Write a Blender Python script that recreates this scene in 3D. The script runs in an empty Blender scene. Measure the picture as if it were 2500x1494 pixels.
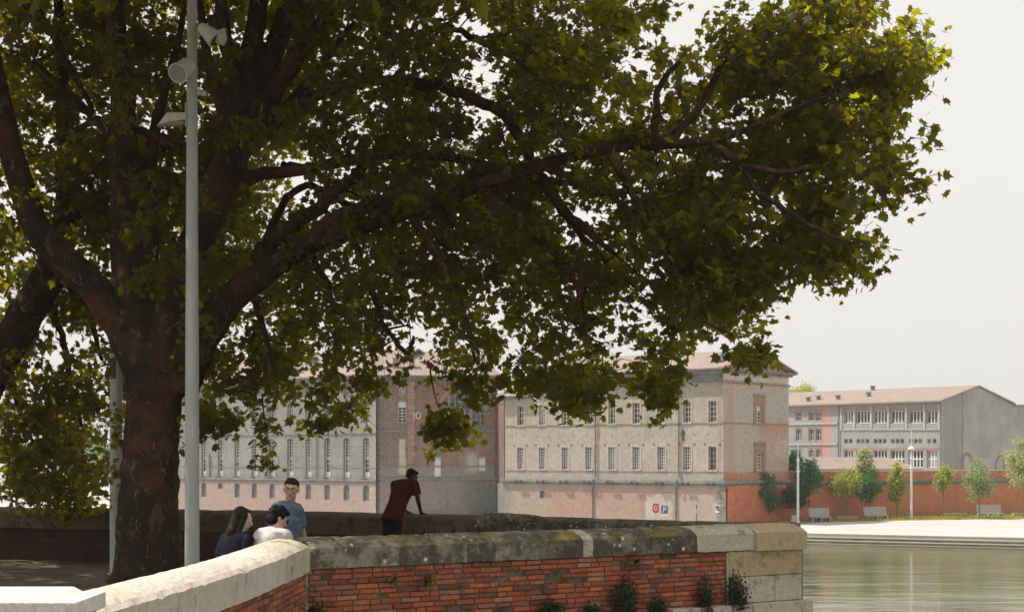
import bpy, math, random
import numpy as np
from mathutils import Vector, Matrix
PI = math.pi
random.seed(7); RNG = np.random.default_rng(11)
SC = bpy.context.scene
COL = SC.collection
F = 3965.0; HOR = 1118.0; EYE = 1.9
def P(x, y, D):
    return ((x-1250.0)*D/F, D, EYE-(y-HOR)*D/F)
def zof(y, D): return EYE-(y-HOR)*D/F
def nrm(v):
    v = np.asarray(v, float); return v/max(1e-9, np.linalg.norm(v))

# ------------------------------------------------------------ mesh builder
class MB:
    def __init__(s): s.v = []; s.f = []; s.m = []; s.c = []; s.n = 0; s.cur = 0; s.col = (1, 1, 1)
    def add(s, vs, fs, mi=None, col=None):
        b = s.n
        s.v.extend([tuple(map(float, p)) for p in vs]); s.n += len(vs)
        s.c.extend([col or s.col]*len(vs))
        for f in fs: s.f.append(tuple(b+i for i in f)); s.m.append(s.cur if mi is None else mi)
    def box(s, x0, x1, y0, y1, z0, z1, mi=None, col=None):
        vs = [(x0,y0,z0),(x1,y0,z0),(x1,y1,z0),(x0,y1,z0),(x0,y0,z1),(x1,y0,z1),(x1,y1,z1),(x0,y1,z1)]
        s.add(vs, [(0,3,2,1),(4,5,6,7),(0,1,5,4),(1,2,6,5),(2,3,7,6),(3,0,4,7)], mi, col)
    def quad(s, a, b, c, d, mi=None, col=None): s.add([a,b,c,d], [(0,1,2,3)], mi, col)
    def prism(s, pts, z0, z1, mi=None, col=None):
        n = len(pts)
        vs = [(p[0],p[1],z0) for p in pts]+[(p[0],p[1],z1) for p in pts]
        fs = [tuple(range(n-1,-1,-1)), tuple(range(n,2*n))]+[(i,(i+1)%n,n+(i+1)%n,n+i) for i in range(n)]
        s.add(vs, fs, mi, col)
    def extrude(s, a, b, prof, mi=None, col=None, up=(0,0,1)):
        """profile [(side, up)...] swept from a to b (closed, capped)"""
        a = np.array(a, float); b = np.array(b, float); d = nrm(b-a); u = np.array(up, float)
        sd = nrm(np.cross(d, u)); n = len(prof)
        vs = [a+sd*p+u*q for p, q in prof]+[b+sd*p+u*q for p, q in prof]
        s.add(vs, [tuple(range(n)), tuple(range(2*n-1,n-1,-1))]+[(i,n+i,n+(i+1)%n,(i+1)%n) for i in range(n)], mi, col)
    def tube(s, pts, rad, seg=8, mi=None, col=None, cap=True, jit=0.0):
        pts = [np.array(p, float) for p in pts]; n = len(pts)
        if not hasattr(rad, '__len__'): rad = [rad]*n
        t0 = nrm(pts[1]-pts[0]); ref = np.array((0,0,1.0)) if abs(t0[2]) < .9 else np.array((1.0,0,0))
        u = nrm(np.cross(t0, ref)); vs = []
        for i in range(n):
            t = nrm(pts[min(i+1,n-1)]-pts[max(i-1,0)])
            u = nrm(u-t*np.dot(u, t)); w = np.cross(t, u)
            for k in range(seg):
                a = 2*PI*k/seg; r = rad[i]*(1+jit*(random.random()-.5))
                vs.append(pts[i]+u*math.cos(a)*r+w*math.sin(a)*r)
        fs = []
        for i in range(n-1):
            for k in range(seg):
                k2 = (k+1)%seg; fs.append((i*seg+k, i*seg+k2, (i+1)*seg+k2, (i+1)*seg+k))
        if cap: fs += [tuple(range(seg-1,-1,-1)), tuple((n-1)*seg+k for k in range(seg))]
        s.add(vs, fs, mi, col)
    def lathe(s, c, prof, seg=16, axis=(0,0,1), mi=None, col=None):
        """prof [(r, h)] revolved round axis through c"""
        c = np.array(c, float); ax = nrm(axis); ref = np.array((1.0,0,0)) if abs(ax[0]) < .9 else np.array((0,1.0,0))
        u = nrm(np.cross(ax, ref)); w = np.cross(ax, u); vs = []; n = len(prof)
        for r, h in prof:
            for k in range(seg):
                a = 2*PI*k/seg; vs.append(c+ax*h+u*math.cos(a)*r+w*math.sin(a)*r)
        fs = [(i*seg+k, i*seg+(k+1)%seg, (i+1)*seg+(k+1)%seg, (i+1)*seg+k) for i in range(n-1) for k in range(seg)]
        fs += [tuple(range(seg-1,-1,-1)), tuple((n-1)*seg+k for k in range(seg))]
        s.add(vs, fs, mi, col)
    def ell(s, c, r, rot=None, seg=14, rings=9, mi=None, col=None):
        M = np.array(rot) if rot is not None else np.eye(3); c = np.array(c, float); vs = []
        for i in range(1, rings):
            th = PI*i/rings
            for k in range(seg):
                a = 2*PI*k/seg
                vs.append(c+M@np.array((r[0]*math.sin(th)*math.cos(a), r[1]*math.sin(th)*math.sin(a), r[2]*math.cos(th))))
        vs += [c+M@np.array((0,0,r[2])), c+M@np.array((0,0,-r[2]))]; N = len(vs)
        fs = [(i*seg+k, (i+1)*seg+k, (i+1)*seg+(k+1)%seg, i*seg+(k+1)%seg) for i in range(rings-2) for k in range(seg)]
        fs += [(N-2, k, (k+1)%seg) for k in range(seg)]+[(N-1, (rings-2)*seg+(k+1)%seg, (rings-2)*seg+k) for k in range(seg)]
        s.add(vs, fs, mi, col)
    def cap(s, a, b, ra, rb, seg=12, flat=False):
        """tapered capsule"""
        a = np.array(a, float); b = np.array(b, float); d = nrm(b-a); pts = []; rad = []
        if not flat:
            for t in (85, 60, 30): pts.append(a-d*ra*math.sin(math.radians(t))); rad.append(ra*math.cos(math.radians(t)))
        for t in (0, .5, 1): pts.append(a+(b-a)*t); rad.append(ra+(rb-ra)*t)
        if not flat:
            for t in (30, 60, 85): pts.append(b+d*rb*math.sin(math.radians(t))); rad.append(rb*math.cos(math.radians(t)))
        s.tube(pts, rad, seg)
    def build(s, name, mats, parent=None, smooth=False, colattr=False):
        me = bpy.data.meshes.new(name); me.from_pydata(s.v, [], s.f); 
        if not isinstance(mats, (list, tuple)): mats = [mats]
        for m in mats: me.materials.append(m)
        if len(mats) > 1: me.polygons.foreach_set('material_index', s.m)
        if smooth: me.polygons.foreach_set('use_smooth', [True]*len(s.f))
        if colattr:
            at = me.color_attributes.new('tint', 'FLOAT_COLOR', 'POINT')
            at.data.foreach_set('color', np.array([(c[0],c[1],c[2],1) for c in s.c], dtype=np.float32).ravel())
        me.update()
        o = bpy.data.objects.new(name, me); COL.objects.link(o)
        if parent: o.parent = parent
        return o
def many(name, mat, parent, groups, limit=100):
    """each group of boxes becomes a part of its own; past the limit the rest is one part"""
    for g in groups[:limit]:
        mb = MB()
        for b in g: mb.box(*b)
        mb.build(name, mat, parent)
    if len(groups) > limit:
        mb = MB()
        for g in groups[limit:]:
            for b in g: mb.box(*b)
        mb.build(name, mat, parent)['kind'] = 'stuff'
def smooth_path(pts, k=6):
    """Catmull-Rom through rows (any number of columns)"""
    p = np.array(pts, float); out = []; n = len(p)
    for i in range(n-1):
        p0 = p[max(i-1,0)]; p1 = p[i]; p2 = p[i+1]; p3 = p[min(i+2,n-1)]
        for j in range(k):
            t = j/k
            out.append(.5*((2*p1)+(-p0+p2)*t+(2*p0-5*p1+4*p2-p3)*t*t+(-p0+3*p1-3*p2+p3)*t**3))
    out.append(p[-1]); return np.array(out)
def tag(o, label=None, cat=None, group=None, kind=None):
    if label: o['label'] = label
    if cat: o['category'] = cat
    if group: o['group'] = group
    if kind: o['kind'] = kind
    return o
def thing(name, label, cat, loc=(0,0,0), rz=0, group=None):
    o = bpy.data.objects.new(name, None); COL.objects.link(o); o.empty_display_size = .3
    o.location = loc; o.rotation_euler = (0,0,rz)
    return tag(o, label, cat, group)

# ------------------------------------------------------------ materials
class NT:
    def __init__(s, name):
        s.m = bpy.data.materials.new(name); s.m.use_nodes = True; s.t = s.m.node_tree
        s.bsdf = s.t.nodes['Principled BSDF']; s._c = None
    def n(s, typ, **kw):
        nd = s.t.nodes.new(typ)
        for k, v in kw.items(): setattr(nd, k, v)
        return nd
    def l(s, a, b): s.t.links.new(a, b)
    def setin(s, nd, i, v):
        if hasattr(v, 'is_output') or isinstance(v, bpy.types.NodeSocket): s.l(v, nd.inputs[i])
        else: nd.inputs[i].default_value = v
    def co(s):
        if s._c is None: s._c = s.n('ShaderNodeTexCoord').outputs['Object']
        return s._c
    def wall_uv(s, sx=1, sz=1):
        sp = s.n('ShaderNodeSeparateXYZ'); s.l(s.co(), sp.inputs[0])
        a = s.math('ADD', sp.outputs[0], sp.outputs[1])
        cb = s.n('ShaderNodeCombineXYZ'); s.l(a, cb.inputs[0]); s.l(sp.outputs[2], cb.inputs[1]); return cb.outputs[0], sp
    def math(s, op, a, b=0.0, c=None, clamp=False):
        nd = s.n('ShaderNodeMath', operation=op); nd.use_clamp = clamp
        s.setin(nd, 0, a); s.setin(nd, 1, b)
        if c is not None: s.setin(nd, 2, c)
        return nd.outputs[0]
    def noise(s, scale, detail=4, rough=.6, vec=None, dist=0.0, sc=None):
        nd = s.n('ShaderNodeTexNoise'); nd.inputs['Scale'].default_value = scale; nd.inputs['Detail'].default_value = detail
        nd.inputs['Roughness'].default_value = rough; nd.inputs['Distortion'].default_value = dist
        v = vec if vec is not None else s.co()
        if sc is not None:
            mp = s.n('ShaderNodeMapping'); mp.inputs['Scale'].default_value = sc; s.l(v, mp.inputs[0]); v = mp.outputs[0]
        s.l(v, nd.inputs['Vector']); return nd.outputs['Fac']
    def ramp(s, fac, lo, hi, a=0.0, b=1.0):
        nd = s.n('ShaderNodeMapRange'); nd.clamp = True
        s.setin(nd, 0, fac); nd.inputs[1].default_value = lo; nd.inputs[2].default_value = hi
        nd.inputs[3].default_value = a; nd.inputs[4].default_value = b; return nd.outputs[0]
    def mix(s, fac, a, b, mode='MIX'):
        nd = s.n('ShaderNodeMix', data_type='RGBA', blend_type=mode); nd.clamp_factor = True
        s.setin(nd, 0, fac)
        for i, v in ((6, a), (7, b)):
            if isinstance(v, (tuple, list)): v = (v[0], v[1], v[2], 1)
            s.setin(nd, i, v)
        return nd.outputs[2]
    def box_mask(s, sp, x0, x1, z0, z1, soft=.3, warp=None, axis=0):
        """soft rectangle in local x / z (metres)"""
        x = sp.outputs[axis]; z = sp.outputs[2]
        if warp is not None:
            w = s.math('MULTIPLY_ADD', warp, 2.0, -1.0); amp = max(soft*2.0, .05)
            x = s.math('ADD', x, s.math('MULTIPLY', w, amp)); z = s.math('ADD', z, s.math('MULTIPLY', w, amp))
        m = s.ramp(x, x0-soft, x0+soft)
        m = s.math('MULTIPLY', m, s.ramp(x, x1-soft, x1+soft, 1, 0))
        m = s.math('MULTIPLY', m, s.ramp(z, z0-soft, z0+soft))
        return s.math('MULTIPLY', m, s.ramp(z, z1-soft, z1+soft, 1, 0))
    def bump(s, h, strength=.3, dist=.02):
        nd = s.n('ShaderNodeBump'); nd.inputs['Strength'].default_value = strength; nd.inputs['Distance'].default_value = dist
        s.l(h, nd.inputs['Height']); s.l(nd.outputs[0], s.bsdf.inputs['Normal'])
    def done(s, col, rough=.85, spec=.25):
        if isinstance(col, (tuple, list)): s.bsdf.inputs['Base Color'].default_value = (*col, 1)
        else: s.l(col, s.bsdf.inputs['Base Color'])
        s.setin(s.bsdf, s.bsdf.inputs.find('Roughness'), rough)
        s.bsdf.inputs['Specular IOR Level'].default_value = spec
        return s.m
def simple(name, col, rough=.7, var=.25, scale=6, spec=.3, metal=0.0, bump=0.0, sc=None):
    t = NT(name); n = t.noise(scale, 5, .65, sc=sc)
    c = t.mix(t.ramp(n, .3, .7), tuple(x*(1-var) for x in col), tuple(min(1,x*(1+var)) for x in col))
    t.bsdf.inputs['Metallic'].default_value = metal
    if bump: t.bump(t.noise(scale*6, 4, .7), bump, .01)
    return t.done(c, rough, spec)
def wallmat(name, base, base2, patches=(), grain=.35, streak=.3, brick=None, rough=.9):
    """weathered render or rubble. patches: (x0,x1,z0,z1,soft,colour,strength,noise_break)"""
    t = NT(name); uv, sp = t.wall_uv()
    big = t.noise(.35, 5, .6); mid = t.noise(2.2, 5, .7); fine = t.noise(9, 4, .75)
    c = t.mix(t.ramp(big, .35, .65), base, base2)
    if brick:
        b = t.n('ShaderNodeTexBrick'); t.l(uv, b.inputs['Vector']); b.inputs['Scale'].default_value = 1
        b.inputs['Brick Width'].default_value = .42; b.inputs['Row Height'].default_value = .11; b.inputs['Mortar Size'].default_value = .02
        b.inputs['Color1'].default_value = (*brick[0],1); b.inputs['Color2'].default_value = (*brick[1],1); b.inputs['Mortar'].default_value = (*base,1)
        c = t.mix(t.ramp(t.noise(1.3,5,.7), .38, .62, 0, brick[2]), c, b.outputs[0])
    for (x0,x1,z0,z1,soft,colr,st,br) in patches:
        m = t.box_mask(sp, x0, x1, z0, z1, soft, t.noise(.9,5,.7))
        if br: m = t.math('MULTIPLY', m, t.ramp(t.noise(1.7+br,6,.75), .5-.12, .5+.1))
        c = t.mix(t.math('MULTIPLY', m, st), c, colr)
    st = t.noise(1.0, 5, .7, sc=(2.2,2.2,.16))
    c = t.mix(t.ramp(st, .52, .75, 0, streak), c, tuple(x*.45 for x in base), 'MIX')
    g = t.math('ADD', t.math('MULTIPLY', mid, .5), t.math('MULTIPLY', fine, .5))
    c = t.mix(1.0, c, t.mix(t.ramp(g, .36, .64), (1-grain,)*3, (1+grain*.6,)*3), 'MULTIPLY')
    t.bump(fine, .5, .04)
    return t.done(c, rough, .15)
M = {}
M['white_paint'] = simple('white_paint', (.62,.63,.62), .5, .12, 3)
M['old_white'] = simple('old_white', (.5,.51,.48), .6, .2, 3)
M['grey_metal'] = simple('grey_metal', (.33,.36,.36), .5, .12, 5, .4)
M['dark_metal'] = simple('dark_metal', (.05,.055,.055), .5, .3, 5)
M['dark_hole'] = simple('dark_hole', (.035,.034,.032), .9, .3, 5)
M['pipe'] = simple('pipe', (.13,.135,.12), .7, .3, 2)
M['ledge'] = simple('ledge_stone', (.2,.205,.185), .9, .35, 1.4, .1, bump=.3)
M['wood_grey'] = simple('weathered_wood', (.36,.36,.33), .8, .25, 3, sc=(1,8,8))
M['beige_block'] = simple('beige_block', (.34,.27,.19), .85, .2, 4)
def glassmat():
    t = NT('window_glass'); n = t.noise(.8, 3, .5)
    c = t.mix(t.ramp(n,.4,.6), (.035,.045,.05), (.13,.15,.15)); t.bsdf.inputs['IOR'].default_value = 1.45
    return t.done(c, .12, .5)
M['glass'] = glassmat()
M['glass_dark'] = simple('dark_glass', (.03,.035,.04), .15, .4, .7, .5)
M['curtain'] = simple('curtained_glass', (.25,.26,.25), .35, .35, .9, .4)
M['blind'] = simple('louvre_panel', (.12,.125,.12), .7, .3, 5, sc=(1,1,12))
def rooftile():
    t = NT('roof_tiles'); uv, sp = t.wall_uv()
    w = t.n('ShaderNodeTexWave', wave_type='BANDS', bands_direction='X'); t.l(t.co(), w.inputs[0]); w.inputs['Scale'].default_value = 1.4
    w.inputs['Distortion'].default_value = .6
    n = t.noise(5, 5, .8); n2 = t.noise(.5, 4, .6)
    c = t.mix(t.ramp(n,.35,.65), (.24,.18,.15), (.38,.305,.265))
    c = t.mix(t.ramp(n2,.4,.65,0,.5), c, (.36,.315,.285))
    c = t.mix(.35, c, w.outputs[0], 'MULTIPLY'); t.bump(w.outputs[1], .6, .06)
    return t.done(c, .9, .1)
M['roof'] = rooftile()
def sidewalk(name, a, b, sc=.8):
    t = NT(name); c = t.mix(t.ramp(t.noise(sc,6,.7),.35,.65), a, b); t.bump(t.noise(30,3,.6),.2,.01)
    return t.done(c, .9, .15)
# ============================================================ SETTING
WATER = -5.07; QUAY = -4.3
def watermat():
    t = NT('river_water'); a = t.noise(.42, 3, .55, sc=(.55,1.0,1)); b = t.noise(1.7, 4, .6, sc=(.6,1.3,1)); g = t.noise(.05, 4, .6, sc=(.7,2.0,1)); gust = t.ramp(g, .42, .62, .35, 1.0)
    c = t.mix(t.ramp(g,.35,.65), (.075,.09,.035), (.115,.125,.055))
    h = t.math('ADD', t.math('MULTIPLY', a, 1.0), t.math('MULTIPLY', b, .30)); h = t.math('MULTIPLY', h, gust)
    t.bump(h, 1.0, .05); t.bsdf.inputs['IOR'].default_value = 1.33
    return t.done(c, .05, .5)
mb = MB(); mb.quad((-900,-200,WATER),(900,-200,WATER),(900,900,WATER),(-900,900,WATER))
tag(mb.build('water', watermat()), kind='structure')

# quay: plaza, steps, grass
qd = nrm((15.7,-7.7)); qn = np.array((qd[1],-qd[0]))          # along the edge / toward the river
q0 = np.array((24.2,134.4))
qm = sidewalk('pale_paving', (.37,.345,.335), (.47,.44,.42), .35)
A = q0-qd*110; B = q0+qd*75
mb = MB(); mb.prism([tuple(A),tuple(B),tuple(B+(80,150)),tuple(A+(-60,170))], WATER-3, QUAY)
tag(mb.build('quay_plaza', qm), kind='structure')
stm = simple('quay_stone', (.20,.17,.115), .9, .35, .9, .1, bump=.3, sc=(1,1,3))
mb = MB()
for k in range(3):
    z = QUAY-.26*(k+1); a = A+qn*(.42*k+.003); b = B+qn*(.42*k+.003); c = B+qn*(.42*(k+1)); d = A+qn*(.42*(k+1))
    mb.prism([tuple(a),tuple(d),tuple(c),tuple(b)][::-1], WATER-2.9, z)
tag(mb.build('quay_steps', stm), kind='structure')
# pale nosings on each step edge are part of the steps
mb = MB()
for k in range(4):
    z = QUAY-.26*k+.004; off = .42*k
    a = A+qn*(off-.14); b = B+qn*(off-.14); c = B+qn*(off+.02); d = A+qn*(off+.02)
    mb.prism([tuple(a),tuple(d),tuple(c),tuple(b)][::-1], z-.06, z+.012)
tag(mb.build('step_nosing', sidewalk('pale_nosing', (.46,.44,.38), (.56,.54,.48))), kind='structure')

def locx(px, o, d):
    k = (px-1250.0)/F
    return (k*o[1]-o[0])/(d[0]-k*d[1])
class Frame:
    """a facade line on plan: origin, direction; converts picture columns/rows to metres on that facade"""
    def __init__(s, o, d): s.o = np.array(o, float); s.d = nrm(d); s.rz = math.atan2(s.d[1], s.d[0])
    def x(s, px): return locx(px, s.o, s.d)
    def z(s, px, py): t = s.x(px); return EYE-(py-HOR)*(s.o[1]+s.d[1]*t)/F
    def pt(s, t, off=0.0): n = np.array((s.d[1],-s.d[0])); return s.o+s.d*t+n*off
RW = Frame((27.6,161.9), (57.1-27.6,181-161.9))
RWL = 62.0
# grass verge along the red wall
g = [RW.pt(-8.5, 3.0), RW.pt(-8.5, 8.5), RW.pt(0, 5.0), RW.pt(8, 5.8), RW.pt(20, 8.5), RW.pt(35, 12.5), RW.pt(RWL, 17), RW.pt(RWL, .1), RW.pt(0,.1)]
mb = MB(); mb.prism([tuple(p) for p in g][::-1][::-1], QUAY+.004, QUAY+.05)
gm = NT('verge_grass'); gc = gm.mix(gm.ramp(gm.noise(.35,6,.7),.4,.6), (.10,.12,.03), (.33,.30,.06)); gm.bump(gm.noise(12,3,.7),.8,.05)
gm = gm.done(gc, .95, .1)
tag(mb.build('grass_verge', gm), kind='structure')
# grass blades, one tufty mass
mb = MB(); gr = np.random.default_rng(3)
for i in range(9000):
    t = gr.uniform(0, RWL-2); w = 5.0+t*.2; off = gr.uniform(.4, w-.3); p = RW.pt(t, off)
    h = gr.uniform(.06,.3)*(1.5 if gr.random() < .1 else 1); a = gr.uniform(0, PI); r = .05
    dx, dy = math.cos(a)*r, math.sin(a)*r; l = gr.uniform(-.1,.1)
    mb.add([(p[0]-dx,p[1]-dy,QUAY+.04),(p[0]+dx,p[1]+dy,QUAY+.04),(p[0]+l,p[1]+l,QUAY+.05+h)], [(0,1,2)])
def leafmat(name, a, b, tr, trw=.45, gloss=.35):
    t = NT(name); at = t.n('ShaderNodeAttribute', attribute_name='tint'); sp = t.n('ShaderNodeSeparateColor'); t.l(at.outputs['Color'], sp.inputs[0])
    c = t.mix(sp.outputs[0], a, b)
    tc = t.mix(sp.outputs[1], tuple(x*.75 for x in tr), tuple(min(1,x*1.25) for x in tr))
    t.l(c, t.bsdf.inputs['Base Color']); t.bsdf.inputs['Roughness'].default_value = gloss; t.bsdf.inputs['Specular IOR Level'].default_value = .14
    tl = t.n('ShaderNodeBsdfTranslucent'); t.l(tc, tl.inputs['Color'])
    mx = t.n('ShaderNodeMixShader'); mx.inputs[0].default_value = trw
    t.l(t.bsdf.outputs[0], mx.inputs[1]); t.l(tl.outputs[0], mx.inputs[2]); t.l(mx.outputs[0], t.t.nodes['Material Output'].inputs['Surface'])
    return t.m
tag(mb.build('verge_tufts', leafmat('tuft_leaf', (.14,.15,.03),(.3,.27,.05),(.4,.36,.05)), colattr=True), 'yellow green grass tufts at the foot of the red wall', 'grass', kind='stuff')

# ------------------------------------------------------------ facades
def wall_grid(mb, x0, x1, z0, z1, ops, y=0.0, dep=.35, mi=0, rmi=None):
    """front wall at y with real recessed openings. ops: (xa, xb, za, zb, arch)"""
    rmi = mi if rmi is None else rmi
    xs = sorted(set([x0,x1]+[v for o in ops for v in o[:2] if x0 < v < x1])); zs = sorted(set([z0,z1]+[v for o in ops for v in o[2:4] if z0 < v < z1]))
    for i in range(len(xs)-1):
        for j in range(len(zs)-1):
            cx = (xs[i]+xs[i+1])/2; cz = (zs[j]+zs[j+1])/2
            if any(o[0] < cx < o[1] and o[2] < cz < o[3] for o in ops): continue
            mb.quad((xs[i],y,zs[j]),(xs[i+1],y,zs[j]),(xs[i+1],y,zs[j+1]),(xs[i],y,zs[j+1]), mi)
    for o in ops:
        a, b, c, d = o[:4]; Y = y+dep; ar = o[4] if len(o) > 4 else 0
        mb.quad((a,y,c),(a,Y,c),(a,Y,d),(a,y,d), rmi); mb.quad((b,y,c),(b,y,d),(b,Y,d),(b,Y,c), rmi)
        mb.quad((a,y,c),(b,y,c),(b,Y,c),(a,Y,c), rmi); mb.quad((a,y,d),(a,Y,d),(b,Y,d),(b,y,d), rmi)
        if ar:
            N = 8; ps = []
            for k in range(N+1):
                u = -1+2*k/N; ps.append(((a+b)/2+u*(b-a)/2, d-ar+ar*math.sqrt(max(0,1-u*u))))
            for k in range(N):
                mb.quad((ps[k][0],y,ps[k][1]),(ps[k+1][0],y,ps[k+1][1]),(ps[k+1][0],y,d),(ps[k][0],y,d), mi)
                mb.quad((ps[k][0],y,ps[k][1]),(ps[k][0],Y,ps[k][1]),(ps[k+1][0],Y,ps[k+1][1]),(ps[k+1][0],y,ps[k+1][1]), rmi)
def window(parent, a, b, c, d, y, nx=2, nz=4, frame='white_paint', pane='glass', fw=.07, bar=.035, name='window', panel=0.0, sill=True, ptop=0.0):
    """joinery mesh (frame, glazing bars, sill) with its pane as a sub-part; y = face of the recess"""
    mb = MB(); e = .004; a += e; b -= e; c += e; d -= e
    mb.box(a,a+fw,y-.06,y,c,d); mb.box(b-fw,b,y-.06,y,c,d); mb.box(a+fw,b-fw,y-.06,y,c,c+fw); mb.box(a+fw,b-fw,y-.06,y,d-fw,d)
    lo = c+fw+panel; hi = d-fw-ptop
    if panel: mb.box(a+fw,b-fw,y-.045,y-.005,c+fw,lo)
    if ptop: mb.box(a+fw,b-fw,y-.045,y-.005,hi,d-fw)
    for i in range(1, nx):
        x = a+fw+(b-a-2*fw)*i/nx; mb.box(x-bar*.5,x+bar*.5,y-.05,y-.008,lo,hi)
    for j in range(1, nz):
        z = lo+(hi-lo)*j/nz; mb.box(a+fw,b-fw,y-.047,y-.011,z-bar*.5,z+bar*.5)
    o = mb.build(name, M[frame], parent)
    g = MB(); g.quad((a+fw,y-.02,lo),(b-fw,y-.02,lo),(b-fw,y-.02,hi),(a+fw,y-.02,hi)); pk = M[pane]
    if pane == 'glass': pk = random.choice([M['glass'],M['glass'],M['glass_dark'],M['curtain'],M['glass_dark']])
    g.build('pane', pk, o)
    return o
def roof_slab(mb, p, th=.18):
    """sloping slab from 4 top corners"""
    q = [(v[0],v[1],v[2]-th) for v in p]; mb.add(list(p)+q, [(0,1,2,3),(7,6,5,4)]+[(i,4+i,4+(i+1)%4,(i+1)%4) for i in range(4)])

# ---- building 1: long grey riverside wing
F1 = Frame((-14.75,176.0), (.755,-.656))
L1 = F1.x(300); 
g1a, g1b = (.19,.195,.18), (.255,.25,.23)
pat1 = [(F1.x(560),F1.x(640),0,9,1.2,(.27,.275,.26),.7,0), (L1,0.3,-6,-.7,.25,(.35,.27,.235),.85,0), (L1,0.3,-6,-2.6,1.0,(.42,.28,.23),.5,1),
        (-1.2,.3,-6,11.5,.35,(.42,.37,.31),.6,2), (L1,0.3,-.7,-.2,.2,(.2,.2,.18),.7,0)]
w1 = wallmat('grey_render', g1a, g1b, pat1, .28, .22, ((.36,.33,.29),(.42,.38,.33),.4))
b1 = thing('long_riverside_building', 'long grey rendered riverside building with rows of tall narrow white windows', 'building', (F1.o[0],F1.o[1],0), F1.rz)
t0, t9 = F1.x(497.5), F1.x(893.7); sp1 = (t9-t0)/9
wx = [t0+sp1*k for k in range(-3, 10)]
W = .49; ops = []; wins = []
for k, x in enumerate(wx):
    ops.append((x-W,x+W,-.2,4.15,.22)); wins.append(('tall',x))
    ops.append((x-W,x+W,5.72,8.05,.25)); wins.append(('mid',x)); ops.append((x-W*.85,x+W*.85,8.72,9.95,0)); wins.append(('top',x))
    ops.append((x-W*.95,x+W*.95,-2.75 if k != 4 else -1.75,-1.05,.25)); wins.append(('base',x))
H1 = 11.0
mb = MB(); wall_grid(mb, L1, 0, QUAY-2, H1, ops, 0, .35)
mb.box(L1,0,.36,12,QUAY-2,H1-.004)
mb.build('wall', w1, b1)
mb = MB(); mb.box(L1-.1,.12,-.16,-.003,-.62,-.42); mb.box(L1-.1,.1,-.09,-.003,-.78,-.62); mb.box(L1-.1,.1,-.07,-.003,4.52,4.66); mb.box(L1-.1,.1,-.03,-.003,.8,.86); mb.box(L1-.2,.2,-.3,-.003,H1-.3,H1-.05); mb.box(L1-.2,.2,-.18,-.003,H1-.55,H1-.3)
mb.build('cornice', M['ledge'], b1)
for (kind, x), o in zip(wins, ops):
    a, b, c, d = o[:4]
    if kind == 'tall':
        window(b1, a, b, c, 1.85, .33, 2, 3, panel=.5, fw=.08, bar=.05); window(b1, a, b, 1.95, d, .33, 2, 6, fw=.08, bar=.05, sill=False)
    elif kind == 'mid': window(b1, a, b, c, d, .33, 2, 5, bar=.05, ptop=.3 if int(x*7)%3 == 0 else 0)
    elif kind == 'top': window(b1, a, b, c, d, .33, 2, 2, bar=.05)
    else: window(b1, a, b, c, d, .2, 1, 3, frame='ledge', pane='blind', name='vent_grille')
gs = []
for x in wx[::-1]:
    for s in (-1, 1):
        for z in (-.05,1.0,2.1,3.2,4.2,5.9,6.9,7.9,9.3): gs.append([(x+s*.78-.045,x+s*.78+.045,-.006,.05,z-.06,z+.06)])
for k in range(50): 
    x = L1+(-L1)*random.random(); z = random.uniform(-4,-.9); gs.append([(x-.04,x+.04,-.006,.05,z-.04,z+.04)])
many('wall_anchor', M['dark_hole'], b1, gs)
many('iron_sill', M['dark_hole'], b1, [[(x-.62,x+.1,-.12,-.004,-.36,-.3)] for x in wx])
mb = MB()
for x in (F1.x(774), F1.x(652)): mb = MB(); mb.tube([(x,-.12,4.5 if x > F1.x(700) else 8.5),(x,-.12,-.4)], .05, 8); mb.build('drainpipe', M['pipe'], b1)
mb = MB(); x = F1.x(513); mb.tube([(x,-.1,2.4),(x,-.1,-.3)], .06, 8); mb.box(x-.4,x+.4,-.13,-.07,1.35,1.45)
mb.build('drainpipe', M['pipe'], b1)
# roof
mb = MB(); roof_slab(mb, [(L1-.5,-.55,H1),(.2,-.55,H1),(.2,6.5,H1+3.1),(L1-.5,6.5,H1+3.1)]); roof_slab(mb, [(L1-.5,6.5,H1+3.1),(.2,6.5,H1+3.1),(.2,13,H1),(L1-.5,13,H1)])
r = mb.build('roof', M['roof'], b1)
mb = MB(); x = F1.x(530); mb.box(x-.8,x+.8,5.5,7.5,H1+1.5,H1+5.2); mb.box(x-1,x+1,5.3,7.7,H1+5.2,H1+5.5); mb.build('chimney', simple('chimney_brick', (.42,.27,.2), .9, .3, 3), r)
mb = MB()
for px in (700,):
    x = F1.x(px); mb.box(x-.5,x+.5,3.2,4.4,H1+1.2,H1+2.6)
mb.build('chimney', M['ledge'], r)

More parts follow.
